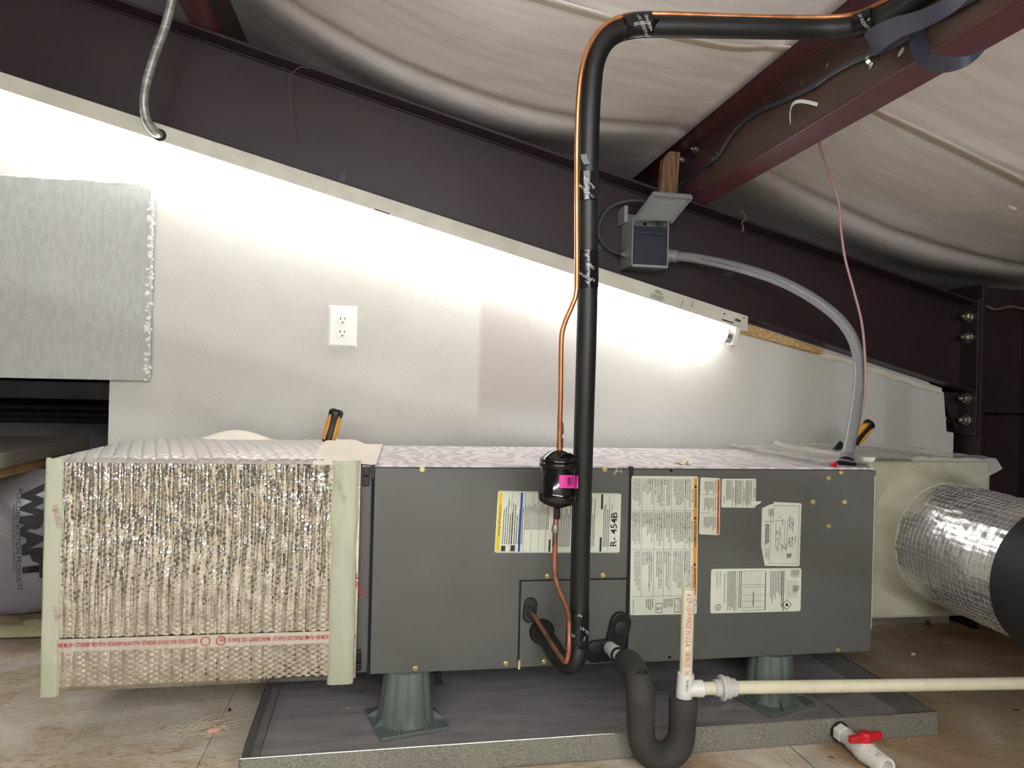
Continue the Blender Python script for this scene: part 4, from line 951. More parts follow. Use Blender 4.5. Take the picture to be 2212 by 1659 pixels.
# ------------------------------------------------------------------ drain valve
q = at(1814, 1588, -.172); bv0 = V(q.x, -.170, .0250)
va = thing('ball_valve', 'white plastic ball valve with red handle on the drain pan front', 'ball valve', (bv0.x, -.26, 0))
d = V(0, -1, 0); d = V(.02, -1, -.015).normalized()
MB().lathe(bv0, d, [(.0225, 0), (.0225, .003)], 24).build('rubber_washer', m_black, va)
MB().lathe(bv0+d*.003, d, [(.0205, 0), (.0205, .020), (.0185, .022)], 6).build('hex_adapter', m_pvcw, va, bevel=.001)
MB().lathe(bv0+d*.024, d, [(.0165, 0), (.0165, .022)], 24).build('nipple', m_pvcw, va)
MB().lathe(bv0+d*.044, d, [(.0180, 0), (.0200, .004), (.0200, .024), (.0230, .032), (.0242, .046), (.0230, .060), (.0205, .066), (.0205, .108), (.0198, .110), (.0145, .110), (.0145, .085)], 28).build('body', m_pvcw, va)
MB().lathe(bv0+d*.128, d, [(.0144, 0), (.0144, .0006)], 24).build('bore', m_pvcg, va)
st = bv0+d*.088; MB().lathe(st+ZP*.010, ZP, [(.012, 0), (.011, .014)], 20).build('stem', m_pvcw, va)
hd = V(1, .15, 0).normalized(); hs = V(-hd.y, hd.x, 0)
h = MB(); c0 = st+ZP*.029
h.prism([c0-hd*.042-hs*.004-ZP*.006, c0-hd*.042-hs*.004+ZP*.008, c0-hd*.018-hs*.006+ZP*.010, c0+hd*.018-hs*.006+ZP*.010, c0+hd*.042-hs*.004+ZP*.008, c0+hd*.042-hs*.004-ZP*.006, c0+hd*.018-hs*.006-ZP*.008, c0-hd*.018-hs*.006-ZP*.008], hs*.010)
h.lathe(c0-ZP*.009, ZP, [(.0135, 0), (.0135, .018), (.011, .022), (.0, .0225)], 20)
h.build('handle', m_red, va, bevel=.0015)
lo_f = lambda u, v: (lambda p, a: p+(V(d.y, -d.x, 0).normalized()*-math.sin(a)+ZP*math.cos(a))*.0209)(bv0+d*(.112+.03-u), v/.0209-.3)
text('print', 'PVC-1\n3/4', .007, lo_f, m_ink, va)

# ------------------------------------------------------------------ condensate drain line
TY = -.235
dr = thing('condensate_drain', 'cream plastic condensate drain with tee, union and long side pipe', 'drain pipe', at(1475, 1500, TY))
c_t = at(1480, 1485, TY); c_e = at(2400, 1470, -.30)
rP = .0133
# stub out of the black fitting
s0 = at(1318, 1400, -.016); s1 = at(1345, 1424, -.10)
dirs = (s1-s0).normalized()
MB().lathe(s0, dirs, [(.0155, 0), (.0155, .05), (.0135, .052), (.0135, .075)], 24).build('stub_pipe', m_pvcw, dr)
MB().lathe(s0+dirs*.030, dirs, [(.0172, 0), (.0172, .022)], 24).build('stub_coupling', m_pvcw, dr)
MB().lathe(s0+dirs*.052, dirs, [(.0176, 0), (.0176, .004)], 24).build('primer_ring', m_dark, dr)
# riser and open top
r0, r1 = at(1481, 1470, TY), at(1487, 1272, TY)
MB().lathe(r0, r1-r0, [(rP, 0), (rP, (r1-r0).length), (rP-.003, (r1-r0).length), (rP-.003, (r1-r0).length-.05), (0, (r1-r0).length-.05)], 28).build('riser_pipe', m_pvc, dr)
t0, t1 = at(1477, 1510, TY), at(1482, 1454, TY)
lt_ = (t1-t0).length
tee = MB().lathe(t0, t1-t0, [(.0165, 0), (.0172, .001), (.0172, lt_*.4), (.0168, lt_*.5), (.0172, lt_*.6), (.0172, lt_-.001), (.0160, lt_)], 28).build('tee', m_pvcw, dr)
b0 = at(1481, 1488, TY); b1 = at(1514, 1488, TY); hx = (at(1700, 1483, TY-.012)-b0).normalized()
MB().lathe(b0, hx, [(.0168, 0), (.0165, .020), (.0172, .022), (.0172, .036), (.0160, .037)], 28).build('tee_branch', m_pvcw, tee)
MB().tube([b0+hx*.03, at(1600, 1485, TY-.006), at(1900, 1481, TY-.015), at(2260, 1475, TY-.03), at(2260, 1475, TY-.03)+V(1.1, -.08, .0)], rP, 24).build('side_pipe', m_pvc, dr)
u0 = at(1543, 1486, TY-.003)
MB().lathe(u0, hx, [(.0165, 0), (.0170, .001), (.0170, .016)], 28).build('union_end', m_pvcg, dr)
MB().lathe(u0+hx*.012, hx, [(.021, 0), (.0255, .002), (.0262, .004), (.0262, .007), (.0225, .009), (.0225, .020), (.0205, .021)], 24, rfun=lambda i, th: 1+(.012 if int(th/(2*math.pi)*24) % 2 else 0)).build('union_nut', m_pvcg, dr)
MB().lathe(u0+hx*.030, hx, [(.0178, 0), (.0182, .001), (.0182, .015), (.0170, .016)], 28).build('union_end', m_pvcg, dr)
pf = along([r1, r0], -1)
text('print', '# CP-110-P-MADE IN U.S.A.   08/06/25  16:4', .0150, lambda u, v: pf(.006+u*.80, (v-.006+.004), r=rP+.0003), m_redink, dr, sx=.78, shear=.15, curved=True)
g = MB(); ff = along([t1, t0], 1)
for k in range(14):
    u = .008+k*.0017; w = random.choice((.0005, .0009, .0012)); g.add([ff(u, -.007, r=.0174), ff(u+w, -.007, r=.0174), ff(u+w, -.002, r=.0174), ff(u, -.002, r=.0174)], [(0, 1, 2, 3)])
put(g.build('barcode', m_ink, tee, smooth=0), kind='stuff')
# insulated U trap
tp = pxpath([(1352, 1428, -.125), (1362, 1438, -.165), (1376, 1462, -.215), (1383, 1500, -.238), (1384, 1560, -.24), (1388, 1600, -.24), (1402, 1624, -.24), (1428, 1634, -.24), (1454, 1624, -.24), (1470, 1598, -.24), (1474, 1560, -.238), (1476, 1506, TY)], 7)
tr_ = thing('drain_trap', 'U-shaped drain trap wrapped in dark gray foam hanging over the pan', 'drain trap', at(1430, 1650, -.24))
MB().tube(tp, [.0285*(.93+.07*min(1, i/5))*(1+.03*math.sin(i*.35)) for i in range(len(tp))], 24).build('foam_sleeve', m_trapins, tr_)
q = at(1388, 1450, -.215); 
MB().tube(spline([at(1368, 1451, -.222), at(1380, 1455, -.238), at(1391, 1450, -.238), at(1400, 1456, -.232)], 4), [.0012, .003, .004, .0045, .004, .004, .005, .0055, .005, .005, .004, .003, .001], 6).build('foam_tear', m_dark, tr_)

# ------------------------------------------------------------------ refrigerant lines
SY = -.15
def lean(py): return -.155-.115*min(1, max(0, (1300-py)/1150))**1.1
sp = [(1168, 1362, -.004), (1186, 1387, -.06), (1206, 1418, -.115), (1226, 1436, -.15), (1244, 1424, -.168), (1250, 1385, -.165)]
sp += [(px, py, lean(py)) for px, py in ((1252, 1300), (1255, 1150), (1262, 900), (1269, 650), (1270, 480), (1272, 300), (1277, 190), (1287, 125), (1313, 82), (1355, 62))]
sp += [(1420, 57, -.28), (1600, 60, -.30), (1760, 62, -.315), (1830, 60, -.34), (1868, 52, -.365), (1910, 33, -.40), (1990, -10, -.48), (2100, -72, -.58)]
spts = pxpath(sp, 10)
sl = thing('suction_line', 'thick black foam-insulated refrigerant pipe rising from unit to purlin', 'insulated pipe', spts[35])
MB().tube(spts, .0208, 24).build('insulation', m_foamins, sl)
def nearest(pts, px, py):
    best = None
    for i, p in enumerate(pts):
        dd = p-CAM; x = W/2+F*dd.dot(RT)/dd.dot(FW); y = H/2-F*dd.dot(UP)/dd.dot(FW); e = (x-px)**2+(y-py)**2
        if best is None or e < best[0]: best = (e, i)
    return best[1]
dense = []
for i in range(len(spts)-1):
    for k in range(4): dense.append(spts[i].lerp(spts[i+1], k/4))
ds_f = None
def tape(p0, p1, off, words, tilt=.9):
    i, j = sorted((nearest(dense, *p0), nearest(dense, *p1))); seg_ = [p+off for p in dense[i:j+1]]
    step = max(1, len(seg_)//12); seg_ = seg_[::step]+[seg_[-1]]
    tb = MB().tube(seg_, [.0245*(1+.02*noise.noise(V(k*.9, i, 0))) for k in range(len(seg_))], 24).build('tape_band', m_tape, sl)
    tf = along(seg_, -1); Ln = sum((seg_[k+1]-seg_[k]).length for k in range(len(seg_)-1))
    for s_, u0, v0, sz, an in words:
        ca, sa = math.cos(an), math.sin(an)
        text('print', s_, sz, lambda u, v: tf(Ln*u0+u*ca-v*sa, v0+u*sa+v*ca, r=.0253), m_tapew, tb, curved=True)
OF = V(-.003, -.001, 0)
R_ = math.radians
tape((1270, 378), (1269, 432), OF, [('UV RESISTANT', .10, -.016, .0070, R_(50)), ('Shurtape', .45, -.018, .0085, R_(50)), ('ANT', .5, .012, .007, R_(50))])
tape((1269, 545), (1268, 620), OF, [('RESISTANT', .22, -.012, .0075, R_(60)), ('tape', .55, -.018, .012, R_(60)), ('NT', .2, -.02, .008, R_(60))])
tape((1345, 66), (1403, 58), V(0, -.002, .003), [('UV RESISTANT', .45, .018, .0085, R_(-65)), ('Shurtape', .7, .018, .0095, R_(-65))])
tape((1846, 57), (1893, 42), V(0, -.002, .003), [('UV RESISTANT', .35, .02, .0085, R_(-70)), ('S', .8, .004, .010, R_(-70))])
tape((1252, 1397), (1252, 1318), V(-.004, -.002, 0), [('UV RES', .55, -.004, .0095, R_(-120)), ('S', .25, -.012, .010, R_(-120)), ('pe', .95, .0, .010, R_(-120)), ('NT', .35, .016, .008, R_(-120))])
MB().ribbon([at(1261, 333, lean(340)-.0215), at(1263, 345, lean(340)-.0222), at(1268, 355, lean(340)-.0225)], V(.006, 0, .001), .0006).build('label_scrap', mat('gray_sticker', srgb(120, 124, 124), .5), sl, smooth=0)
# copper
CY = lean(1040)-.012
cu_up = [(px, py, lean(py)-.012) for px, py in ((1209, 982), (1209, 930), (1211, 850), (1212, 760), (1214, 720), (1222, 692), (1236, 660), (1244, 636), (1246, 600), (1246, 480), (1246, 360), (1247, 280), (1250, 210), (1257, 150), (1273, 100), (1303, 58), (1345, 36))]
cu_up += [(1400, 30, -.285), (1500, 32, -.30), (1650, 37, -.315), (1790, 37, -.335), (1850, 30, -.365), (1895, 10, -.40), (1985, -38, -.49)]
lq = thing('liquid_line', 'thin bright copper refrigerant line running beside the black pipe', 'copper pipe', at(1212, 900, CY))
MB().tube(pxpath(cu_up, 8), .0052, 14).build('upper_tube', m_copper, lq)
cu_lo = [(1201, 1090, CY), (1200, 1150, CY), (1198, 1210, CY), (1200, 1245, CY), (1207, 1272, CY), (1220, 1302, CY), (1227, 1322, CY+.002), (1229, 1345, -.178), (1229, 1395, -.186), (1228, 1412, -.186), (1222, 1430, -.184), (1210, 1418, -.16), (1190, 1388, -.11), (1168, 1353, -.055), (1156, 1333, -.025), (1146, 1322, -.005), (1144, 1320, .003)]
MB().tube(pxpath(cu_lo, 8), .0054, 14).build('lower_tube', m_copperd, lq)
q = at(1211, 926, CY); MB().lathe(q-ZP*.012, ZP, [(.0058, 0), (.0070, .003), (.0066, .010), (.0062, .024)], 14).build('brazed_joint', m_braze, lq)
q = at(1199, 1142, CY); MB().lathe(q-ZP*.008, ZP, [(.0060, 0), (.0078, .004), (.0074, .010), (.0058, .016)], 14).build('brazed_joint', m_braze, lq)
# filter drier
fc = at(1206, 1036, CY); fax = V(-.02, 0, -1).normalized(); R0 = .0405
fd = thing('filter_drier', 'glossy black filter drier can with a pink sticker on the copper line', 'filter drier', fc-ZP*.07)
prof = [(.0052, -.066), (.0052, -.064), (.010, -.0625), (.022, -.058), (.034, -.049), (.0395, -.044), (R0+.0005, -.041), (R0+.0005, -.039), (R0-.0016, -.037), (R0+.0005, -.034), (R0+.0005, -.031), (R0-.0010, -.028), (R0-.0025, -.026), (R0-.0025, .022), (R0, .026), (R0, .032), (R0, .040), (R0-.002, .045), (.032, .050), (.018, .0565), (.008, .060), (.0052, .062)]
MB().lathe(fc, fax, prof, 48).build('can', m_gloss, fd)
MB().lathe(fc-fax*.0655, -fax, [(.0072, 0), (.0066, .006), (.0068, .02), (.0060, .021)], 16).build('inlet_stub', m_black, fd)
MB().lathe(fc+fax*.060, fax, [(.0072, 0), (.0068, .02), (.0056, .022)], 16).build('outlet_stub', m_black, fd)
def on_can(px, py, dr_=.0003):
    d_ = ray(px, py); rr = R0-.0025+dr_          # intersect the can cylinder (axis ~ vertical)
    ox, oy = CAM.x-fc.x, CAM.y-fc.y; a_ = d_.x**2+d_.y**2; b_ = 2*(ox*d_.x+oy*d_.y); c_ = ox*ox+oy*oy-rr*rr
    t_ = (-b_-math.sqrt(max(0, b_*b_-4*a_*c_)))/(2*a_); return CAM+d_*t_
stk = MB().grid(14, 8, lambda u, v: on_can(1208+41*u, 1054-28*v+1*u)).build('sticker', m_pink, fd, fix=False); stk['label'] = 'bright pink sticker'
g = MB()
for k in range(5):
    x = 1226+k*1.7; g.add([on_can(x, 1049, .0006), on_can(x+1.0, 1049, .0006), on_can(x+1.0, 1031, .0006), on_can(x, 1031, .0006)], [(0, 1, 2, 3)])
for k in range(7): g.add([on_can(1236, 1048-k*3, .0006), on_can(1238, 1048-k*3, .0006), on_can(1238, 1046.6-k*3, .0006), on_can(1236, 1046.6-k*3, .0006)], [(0, 1, 2, 3)])
put(g.build('fine_print', m_ink, stk, smooth=0), kind='stuff')

# ------------------------------------------------------------------ left plenum wrapped in bubble foil
PX0, PX1, PY0, PY1, PZ0, PZ1 = -.658, -.030, -.030, .505, .127, .614
sp_ = thing('supply_plenum', 'big duct box wrapped in silver bubble foil at left of the unit', 'duct plenum', (-.34, .23, PZ0))
MB().box(PX0+.004, PX1-.002, PY0+.006, PY1, PZ0+.004, PZ1-.006).build('core', m_mastic, sp_, smooth=0, bevel=.012)
def bubbles(a, b, period=.0115):
    """rounded hexagonal bubbles"""
    row = math.floor(b/(period*.866)); best = 9
    for rr in (row, row+1):
        cb = rr*period*.866; off = (rr % 2)*period/2
        ca = round((a-off)/period)*period+off
        dd = math.hypot(a-ca, b-cb); best = min(best, dd)
    return max(0, 1-(best/(period*.56))**2)**.5
def foil_h(x, z):
    """height of quilted foil: creases run vertically, thickest towards the top"""
    up = min(1, max(0, (z-.14)/.42))
    ph = x/.0235+.35*noise.noise(V(x*3, z*5, 2)); fr = ph-math.floor(ph)
    crease = math.exp(-((fr-.5)*.0235/.0022)**2)
    ph2 = x/.0118+.5*noise.noise(V(x*6, z*8, 4)); fr2 = ph2-math.floor(ph2); cr2 = math.exp(-((fr2-.5)*.0118/.0015)**2)
    h = .0014*bubbles(z, x)-(.0050*crease)*(.35+.75*up)-.0022*cr2*(.2+.8*up)
    h += .0030*noise.noise(V(x*50, z*13, 0))*(.2+.9*up)+.0016*noise.noise(V(x*130, z*45, 5))*(.25+.9*up)
    h += .006*noise.noise(V(x*5, z*5, 8))
    return h
fx0, fx1 = at(128, 1250, PY0).x, at(716, 1250, PY0).x
def ffront(u, v):
    x = fx0+(fx1-fx0)*u; z = PZ0+.001+(PZ1-.010-PZ0)*v
    e = min(u, 1-u)*(fx1-fx0)
    y = PY0-.003-foil_h(x, z)*min(1, e/.012+.2)
    if v < .03: y += (.03-v)*.55
    return V(x, y, z)
MB().grid(270, 240, ffront).build('front_foil', m_foil, sp_, fix=False, smooth=50)
def topz(x, y):
    a = min(1, max(0, (x-PX0)/.20)); b = min(1, max(0, (PX1-x)/.08))
    return PZ1+.014*math.sin(a*math.pi/2)*math.sin(b*math.pi/2)*math.sin(math.pi*min(1, max(0, (y-PY0)/(PY1-PY0)))**.8)
def ftop(u, v):
    x = PX0+.012+(PX1-.09-PX0)*u; y = PY0-.002+(PY1-PY0)*v
    z = topz(x, y)+(.0030*bubbles(x+y*.35, y, .020)-.0035*math.exp(-((((x+.3*y)/.028) % 1-.5)*.028/.003)**2)+.003*noise.noise(V(x*14, y*10, 2)))*min(1, v/.02)
    if v < .02: z -= (.02-v)*.7
    return V(x, y, z-.002)
m_foilt = mat('reflective_foil_top', srgb(226, 221, 219), .36, metal=.75, bump=.3, bscale=120, bdist=.002)
MB().grid(190, 150, ftop).build('top_foil', m_foilt, sp_, fix=False, smooth=50)
# tape bands
def vtape(xa, xb, name, wob):
    def fn(u, v):
        x = xa+(xb-xa)*u+wob*noise.noise(V(v*6, u, 3))*(1 if u > .5 else (0 if xa < -.6 else 1)); z = PZ0-.002+(PZ1+.002-PZ0)*v
        return V(x, PY0-.0075-.0012*noise.noise(V(x*60, z*16, 0))+.006*max(0, (abs(u-.5)*2)**8), z)
    return MB().grid(14, 80, fn).build(name, m_mastic, sp_, fix=False)
ltp = vtape(PX0-.003, at(134, 1250, PY0).x, 'tape_band', .004)
rtp = vtape(at(714, 1250, PY0).x-.002, at(768, 1250, PY0).x, 'tape_band', .004)
def ltwrap(u, v):                       # rounded corner and left side
    a = u*math.pi/2; z = PZ0-.002+(PZ1+.004-PZ0)*v
    return V(PX0+.010-.013*math.sin(a), PY0+.0055-.013*math.cos(a)+max(0, u-.999)*60*.04, z)
MB().grid(8, 40, ltwrap).build('corner_tape', m_mastic, sp_, fix=False)
MB().box(PX0-.004, PX0+.02, PY0+.006, PY1, PZ0-.002, PZ1-.002).build('side_tape', m_mastic, sp_, smooth=0, bevel=.006)
def ctape(u, v):
    x = PX1-.10+u*.135; y = PY0-.010+(PY1-PY0)*v; z = topz(x, y)-.012*max(0, 1-v/.06)
    k = min(1, max(0, (u-.45)/.3)); z = z*(1-k)+(UZ1+.0025)*k
    return V(x+(.01*v if u > .9 else 0), y+(.032*k if v < .02 else 0), z+.003+.003*noise.noise(V(x*40, y*16, 3)))
MB().grid(40, 40, ctape).build('joint_tape', m_creamtape, sp_, fix=False)
# foil strip with red print between plenum and cabinet
MB().box(-.045, -.028, PY0-.004+.01, .02, PZ0+.006, PZ1-.006).build('joint_foil', m_foil, sp_, smooth=0)
q = at(760, 1238, PY0+.004); text('print', 'POLYK', .017, frame_fn(at(759, 1243, PY0+.0045), V(.45, 0, -1).normalized(), V(1, 0, .45).normalized()), m_redink, sp_)
q = at(757, 1378, PY0+.005)
ring = MB()
for k in range(18):
    a0, a1 = k*math.pi/9, (k+1)*math.pi/9; c0 = at(760, 1376, PY0+.0045); p = lambda a, r: c0+V(math.cos(a)*r, 0, math.sin(a)*r)
    ring.add([p(a0, .008), p(a1, .008), p(a1, .007), p(a0, .007)], [(0, 1, 2, 3)])
put(ring.build('approval_mark', m_redink, sp_, smooth=0), kind='stuff')
# upside-down red print band
bx = at(716, 1376, PY0-.008); bl = at(128, 1395, PY0-.008)
def pband(u, v):
    x = fx0+(fx1-fx0)*u; zc_ = bl.z+(bx.z-bl.z)*u
    return V(x, PY0-.0078-.0016*noise.noise(V(x*40, 0, 1))-.0006*math.cos(x/.0118*6.28), zc_-.013+.026*v)
m_band = mat('foil_print_band', srgb(226, 222, 212), .3, metal=.75, bump=.2, bscale=120, bdist=.001)
pb = MB().grid(120, 5, pband).build('print_band', m_band, sp_, fix=False)
def pfn(x1):
    def fn(u, v):
        x = x1-u; t_ = (x-fx0)/(fx1-fx0); zc_ = bl.z+(bx.z-bl.z)*t_
        return V(x, PY0-.0098-.0016*noise.noise(V(x*40, 0, 1)), zc_+.005-v)
    return fn
text('print', 'ASTM E84 • FLAME SPREAD LESS THAN 25 • SMOKE DENSITY LESS THAN 50', .0125, pfn(fx1-.002), m_redink, sp_, bold=.004, sx=.50)
text('print', 'REFLECTIX® • R-4.2 W/OUT AIRSPACE • R-6.0 WITH AIRSPACE • R-8.0 DBL AIRSPACE • ASTM E84', .0125, pfn(at(428, 1385, PY0).x), m_redink, sp_, bold=.004, sx=.505)
rg2 = MB()
for px in (446, 479):
    xx = at(px, 1385, PY0).x; t_ = (xx-fx0)/(fx1-fx0); c0 = V(xx, PY0-.0100-.0016*noise.noise(V(xx*40, 0, 1)), bl.z+(bx.z-bl.z)*t_)
    for k in range(22):
        a0, a1 = k*math.pi/11, (k+1)*math.pi/11; p = lambda a, r: c0+V(math.cos(a)*r, 0, math.sin(a)*r)
        rg2.add([p(a0, .0098), p(a1, .0098), p(a1, .0084), p(a0, .0084)], [(0, 1, 2, 3)])
put(rg2.build('approval_mark', m_redink, sp_, smooth=0), kind='stuff')
text('print', 'ETL', .0085, pfn(at(487, 1383, PY0).x), m_redink, sp_, bold=.01, sx=.85)
# faint red stencil marks on the tape bands
for s_, px, py, sz in (('1BUILD', 111, 1090, .016), ('181BL', 112, 1310, .013)):
    text('print', s_, sz, frame_fn(at(px, py, PY0-.0095), V(.25, 0, -1).normalized(), V(1, 0, .25).normalized()), mat('faded_red_print', srgb(176, 132, 116), .7), sp_)
text('print', '(GB) 290..', .013, frame_fn(at(724, 1040, PY0-.0095), V(.4, 0, -1).normalized(), V(1, 0, .4).normalized()), mat('faded_brown_print', srgb(160, 146, 112), .7), sp_)
# sheet lump behind the plenum top
lump = MB().grid(24, 10, lambda u, v: V(-.50+.22*u, .44+.05*v, PZ1-.01+(.010+.028*math.sin(math.pi*u)**1.3)*math.sin(math.pi*(.02+.6*v))))
put(lump.build('flap', m_creamtape, sp_, fix=False))

# ------------------------------------------------------------------ duct knives
def knife(base, top, rw, label, guard=None):
    base = Vector(base); top = Vector(top); ax = top-base; L_ = ax.length; ax.normalize()
    o = thing('duct_knife', label, 'knife', base, 'duct knives with orange and black handles')
    sd = V(ax.z, 0, -ax.x).normalized(); dp_ = ax.cross(sd).normalized()
    def body(k0, k1, sgn):
        pass
    mb = MB(); n = 24; prof = [(0, .72), (.05, .92), (.18, .98), (.35, .92), (.52, .88), (.70, .92), (.84, 1.05), (.94, 1.05), (1.0, .78)]
    def ring(t, s, a, b): return [base+ax*(L_*t)+sd*(math.cos(2*math.pi*k/n)*rw*s*a)+dp_*(math.sin(2*math.pi*k/n)*rw*s*b) for k in range(n)]
    vs = []; fs = []
    for t_, s in prof: vs += ring(t_, s, 1, .75)
    for i in range(len(prof)-1):
        for k in range(n): fs.append((i*n+k, i*n+(k+1) % n, (i+1)*n+(k+1) % n, (i+1)*n+k))
    fs += [tuple(range(n-1, -1, -1)), tuple(range((len(prof)-1)*n, len(prof)*n))]
    mb.add(vs, fs).build('core', m_black, o)
    for sg in (-1, 1):
        gp = MB(); vs = []; fs = []; m_ = 20
        for i in range(m_):
            t_ = .10+.74*i/(m_-1); wv = 1+(.10*math.sin(i*1.35) if sg > 0 else 0)
            c_ = base+ax*(L_*t_)+sd*(sg*rw*.62)
            for k in range(10):
                a_ = 2*math.pi*k/10; vs.append(c_+sd*(math.cos(a_)*rw*.46*wv*math.sin(math.pi*min(1, max(.12, i/(m_-1)*1.02)))**.25)+dp_*(math.sin(a_)*rw*.72))
        for i in range(m_-1):
            for k in range(10): fs.append((i*10+k, i*10+(k+1) % 10, (i+1)*10+(k+1) % 10, (i+1)*10+k))
        fs += [tuple(range(9, -1, -1)), tuple(range((m_-1)*10, m_*10))]
        gp.add(vs, fs).build('grip', m_handle, o)
    if guard:
        g0, g1 = guard; e = (Vector(g1)-Vector(g0)); w_ = e.cross(V(0, -1, 0)).normalized()
        MB().prism([Vector(g0)-w_*.010, Vector(g1)-w_*.012, Vector(g1)+w_*.012, Vector(g0)+w_*.004], (0, .008, 0)).build('sheath', m_black, o, smooth=0, bevel=.002)
    else:
        MB().obox(base-ax*.02+V(.012, 0, .006), sd*.016, dp_*.0012, ax*.03).build('blade', m_zinc, o, smooth=0)
kz = topz(-.135, .38)
knife(at(708, 958, .375), at(728, 884, .375), .0185, 'orange and black duct knife stuck upright into the foil plenum')
knife(at(1843, 957, .27), at(1882, 912, .27), .017, 'orange and black duct knife leaning behind the gray conduit', guard=(at(1804, 977, .27), at(1822, 958, .27)))

# ------------------------------------------------------------------ right plenum
rp = thing('return_plenum', 'boxy duct plenum coated in pale green mastic right of the unit', 'duct plenum', (1.44, .27, .205))
RX0, RX1, RY0, RY1, RZ0, RZ1 = 1.255, 1.617, .030, .50, .205, .615
MB().box(RX0, RX1, RY0, RY1, RZ0, RZ1).build('box', m_mastic2, rp, smooth=0, bevel=.010)
DC = V(1.448, RY0, .413); DRr = .153
def flare_lim(th):                       # keep the mastic on the face of the box
    dx, dz = -math.sin(th), math.cos(th); r_ = 9
    if abs(dx) > 1e-4: r_ = min(r_, ((RX1-DC.x) if dx > 0 else (DC.x-RX0))/abs(dx))
    if abs(dz) > 1e-4: r_ = min(r_, ((RZ1-DC.z) if dz > 0 else (DC.z-RZ0))/abs(dz))
    return max(r_-.004, .1565)
flare = [(.200, -.003), (.190, .002), (.180, .008), (.171, .018), (.164, .030), (.159, .044), (.1555, .054)]
MB().lathe(DC+V(0, 0, 0), (0, -1, 0), flare, 64, rfun=lambda i, th: min(1+(.05 if i < 3 else .012)*noise.noise(V(math.cos(th)*2, math.sin(th)*2, i*.3)), flare_lim(th)/flare[i][0])).build('mastic_collar', m_mastic2, rp)
MB().box(1.47, 1.58, RY0-.0015, RY0+.001, .50, .545).build('patch', mat('gray_patch', srgb(150, 148, 140), .7, bump=.6, bscale=160), rp, smooth=0)
MB().lathe(at(2000, 1084-1, RY0), (0, -1, 0), [(.004, 0), (.003, .004)], 6).build('screw', m_brass, rp)
MB().box(1.66, 1.67, .2, .21, 0, .205).build('stand', m_dark, rp, smooth=0) if False else None
for x_, y_ in ((1.30, .10), (1.30, .45), (1.58, .10), (1.58, .45)):
    pass
fdct = thing('flex_duct', 'silver foil-jacketed flexible duct coming forward at the right edge', 'duct', (1.49, -.5, .25))
axis_pts = spline([DC+V(0, -.035, 0), DC+V(.0, -.15, -.004), DC+V(.002, -.30, -.010), DC+V(.012, -.50, -.02), DC+V(.06, -.72, -.03), DC+V(.20, -.95, -.04), DC+V(.5, -1.12, -.05)], 34)
cum = [0]
for i in range(1, len(axis_pts)): cum.append(cum[-1]+(axis_pts[i]-axis_pts[i-1]).length)
def duct_r(i, th):
    s = cum[i]; a = th*DRr
    gx = abs((s/.0135) % 1-.5)*.0135; ga = abs((a/.0135) % 1-.5)*.0135
    r = .0008*math.exp(-(gx/.0013)**2)+.0008*math.exp(-(ga/.0013)**2)
    r += .0022*noise.noise(V(s*14, math.cos(th)*2.2, math.sin(th)*2.2))+.0011*noise.noise(V(s*60, math.cos(th)*9, math.sin(th)*9))
    r += .0012*noise.noise(V(s*25, math.cos(th)*16, math.sin(th)*16))
    return 1+r/DRr
MB().tube(axis_pts, DRr, 200, cap=False, rfun=duct_r).build('foil_jacket', m_duct, fdct, fix=False, smooth=70)
# reinforcing threads of the jacket
thr = MB(); NA = 72; fr_t = []
Tn = [(axis_pts[min(i+1, len(axis_pts)-1)]-axis_pts[max(i-1, 0)]).normalized() for i in range(len(axis_pts))]
nr_ = (ZP-Tn[0]*ZP.dot(Tn[0])).normalized(); frames = []
for i in range(len(axis_pts)):
    if i:
        ax_ = Tn[i-1].cross(Tn[i])
        if ax_.length > 1e-7: nr_ = Matrix.Rotation(math.asin(min(1, ax_.length)), 3, ax_.normalized()) @ nr_
        nr_ = (nr_-Tn[i]*nr_.dot(Tn[i])).normalized()
    frames.append((nr_.copy(), Tn[i].cross(nr_)))
def duct_pt(i, th): n_, b_ = frames[i]; return axis_pts[i]+(n_*math.cos(th)+b_*math.sin(th))*(DRr*duct_r(i, th)+.0002)
lim = next(i for i, s_ in enumerate(cum) if s_ > .75)
for k in range(NA):
    th = 2*math.pi*k/NA+.01*math.sin(k*5)
    thr.tube([duct_pt(i, th+.012*noise.noise(V(i*.06, k, 0))) for i in range(2, lim, 3)], .00038, 4, cap=False)
s_next = .02
for i in range(lim):
    if cum[i] >= s_next:
        thr.tube([duct_pt(i, 2*math.pi*k/60) for k in range(61)], .00034, 4, cap=False); s_next += .0135
put(thr.build('scrim_threads', mat('scrim_thread', srgb(206, 204, 200), .4, metal=.6), fdct, fix=False), kind='stuff')
i0 = next(i for i, s in enumerate(cum) if s > .305); i1 = next(i for i, s in enumerate(cum) if s > .39)
MB().tube(axis_pts[i0:i1], DRr+.006, 64, cap=False, rfun=lambda i, th: 1+.004*noise.noise(V(i, th, 0))).build('hanging_band', m_blackweb, fdct)
text('print', 'LABEL', .001, frame_fn(DC, XP, ZP), m_ink, fdct) if False else None
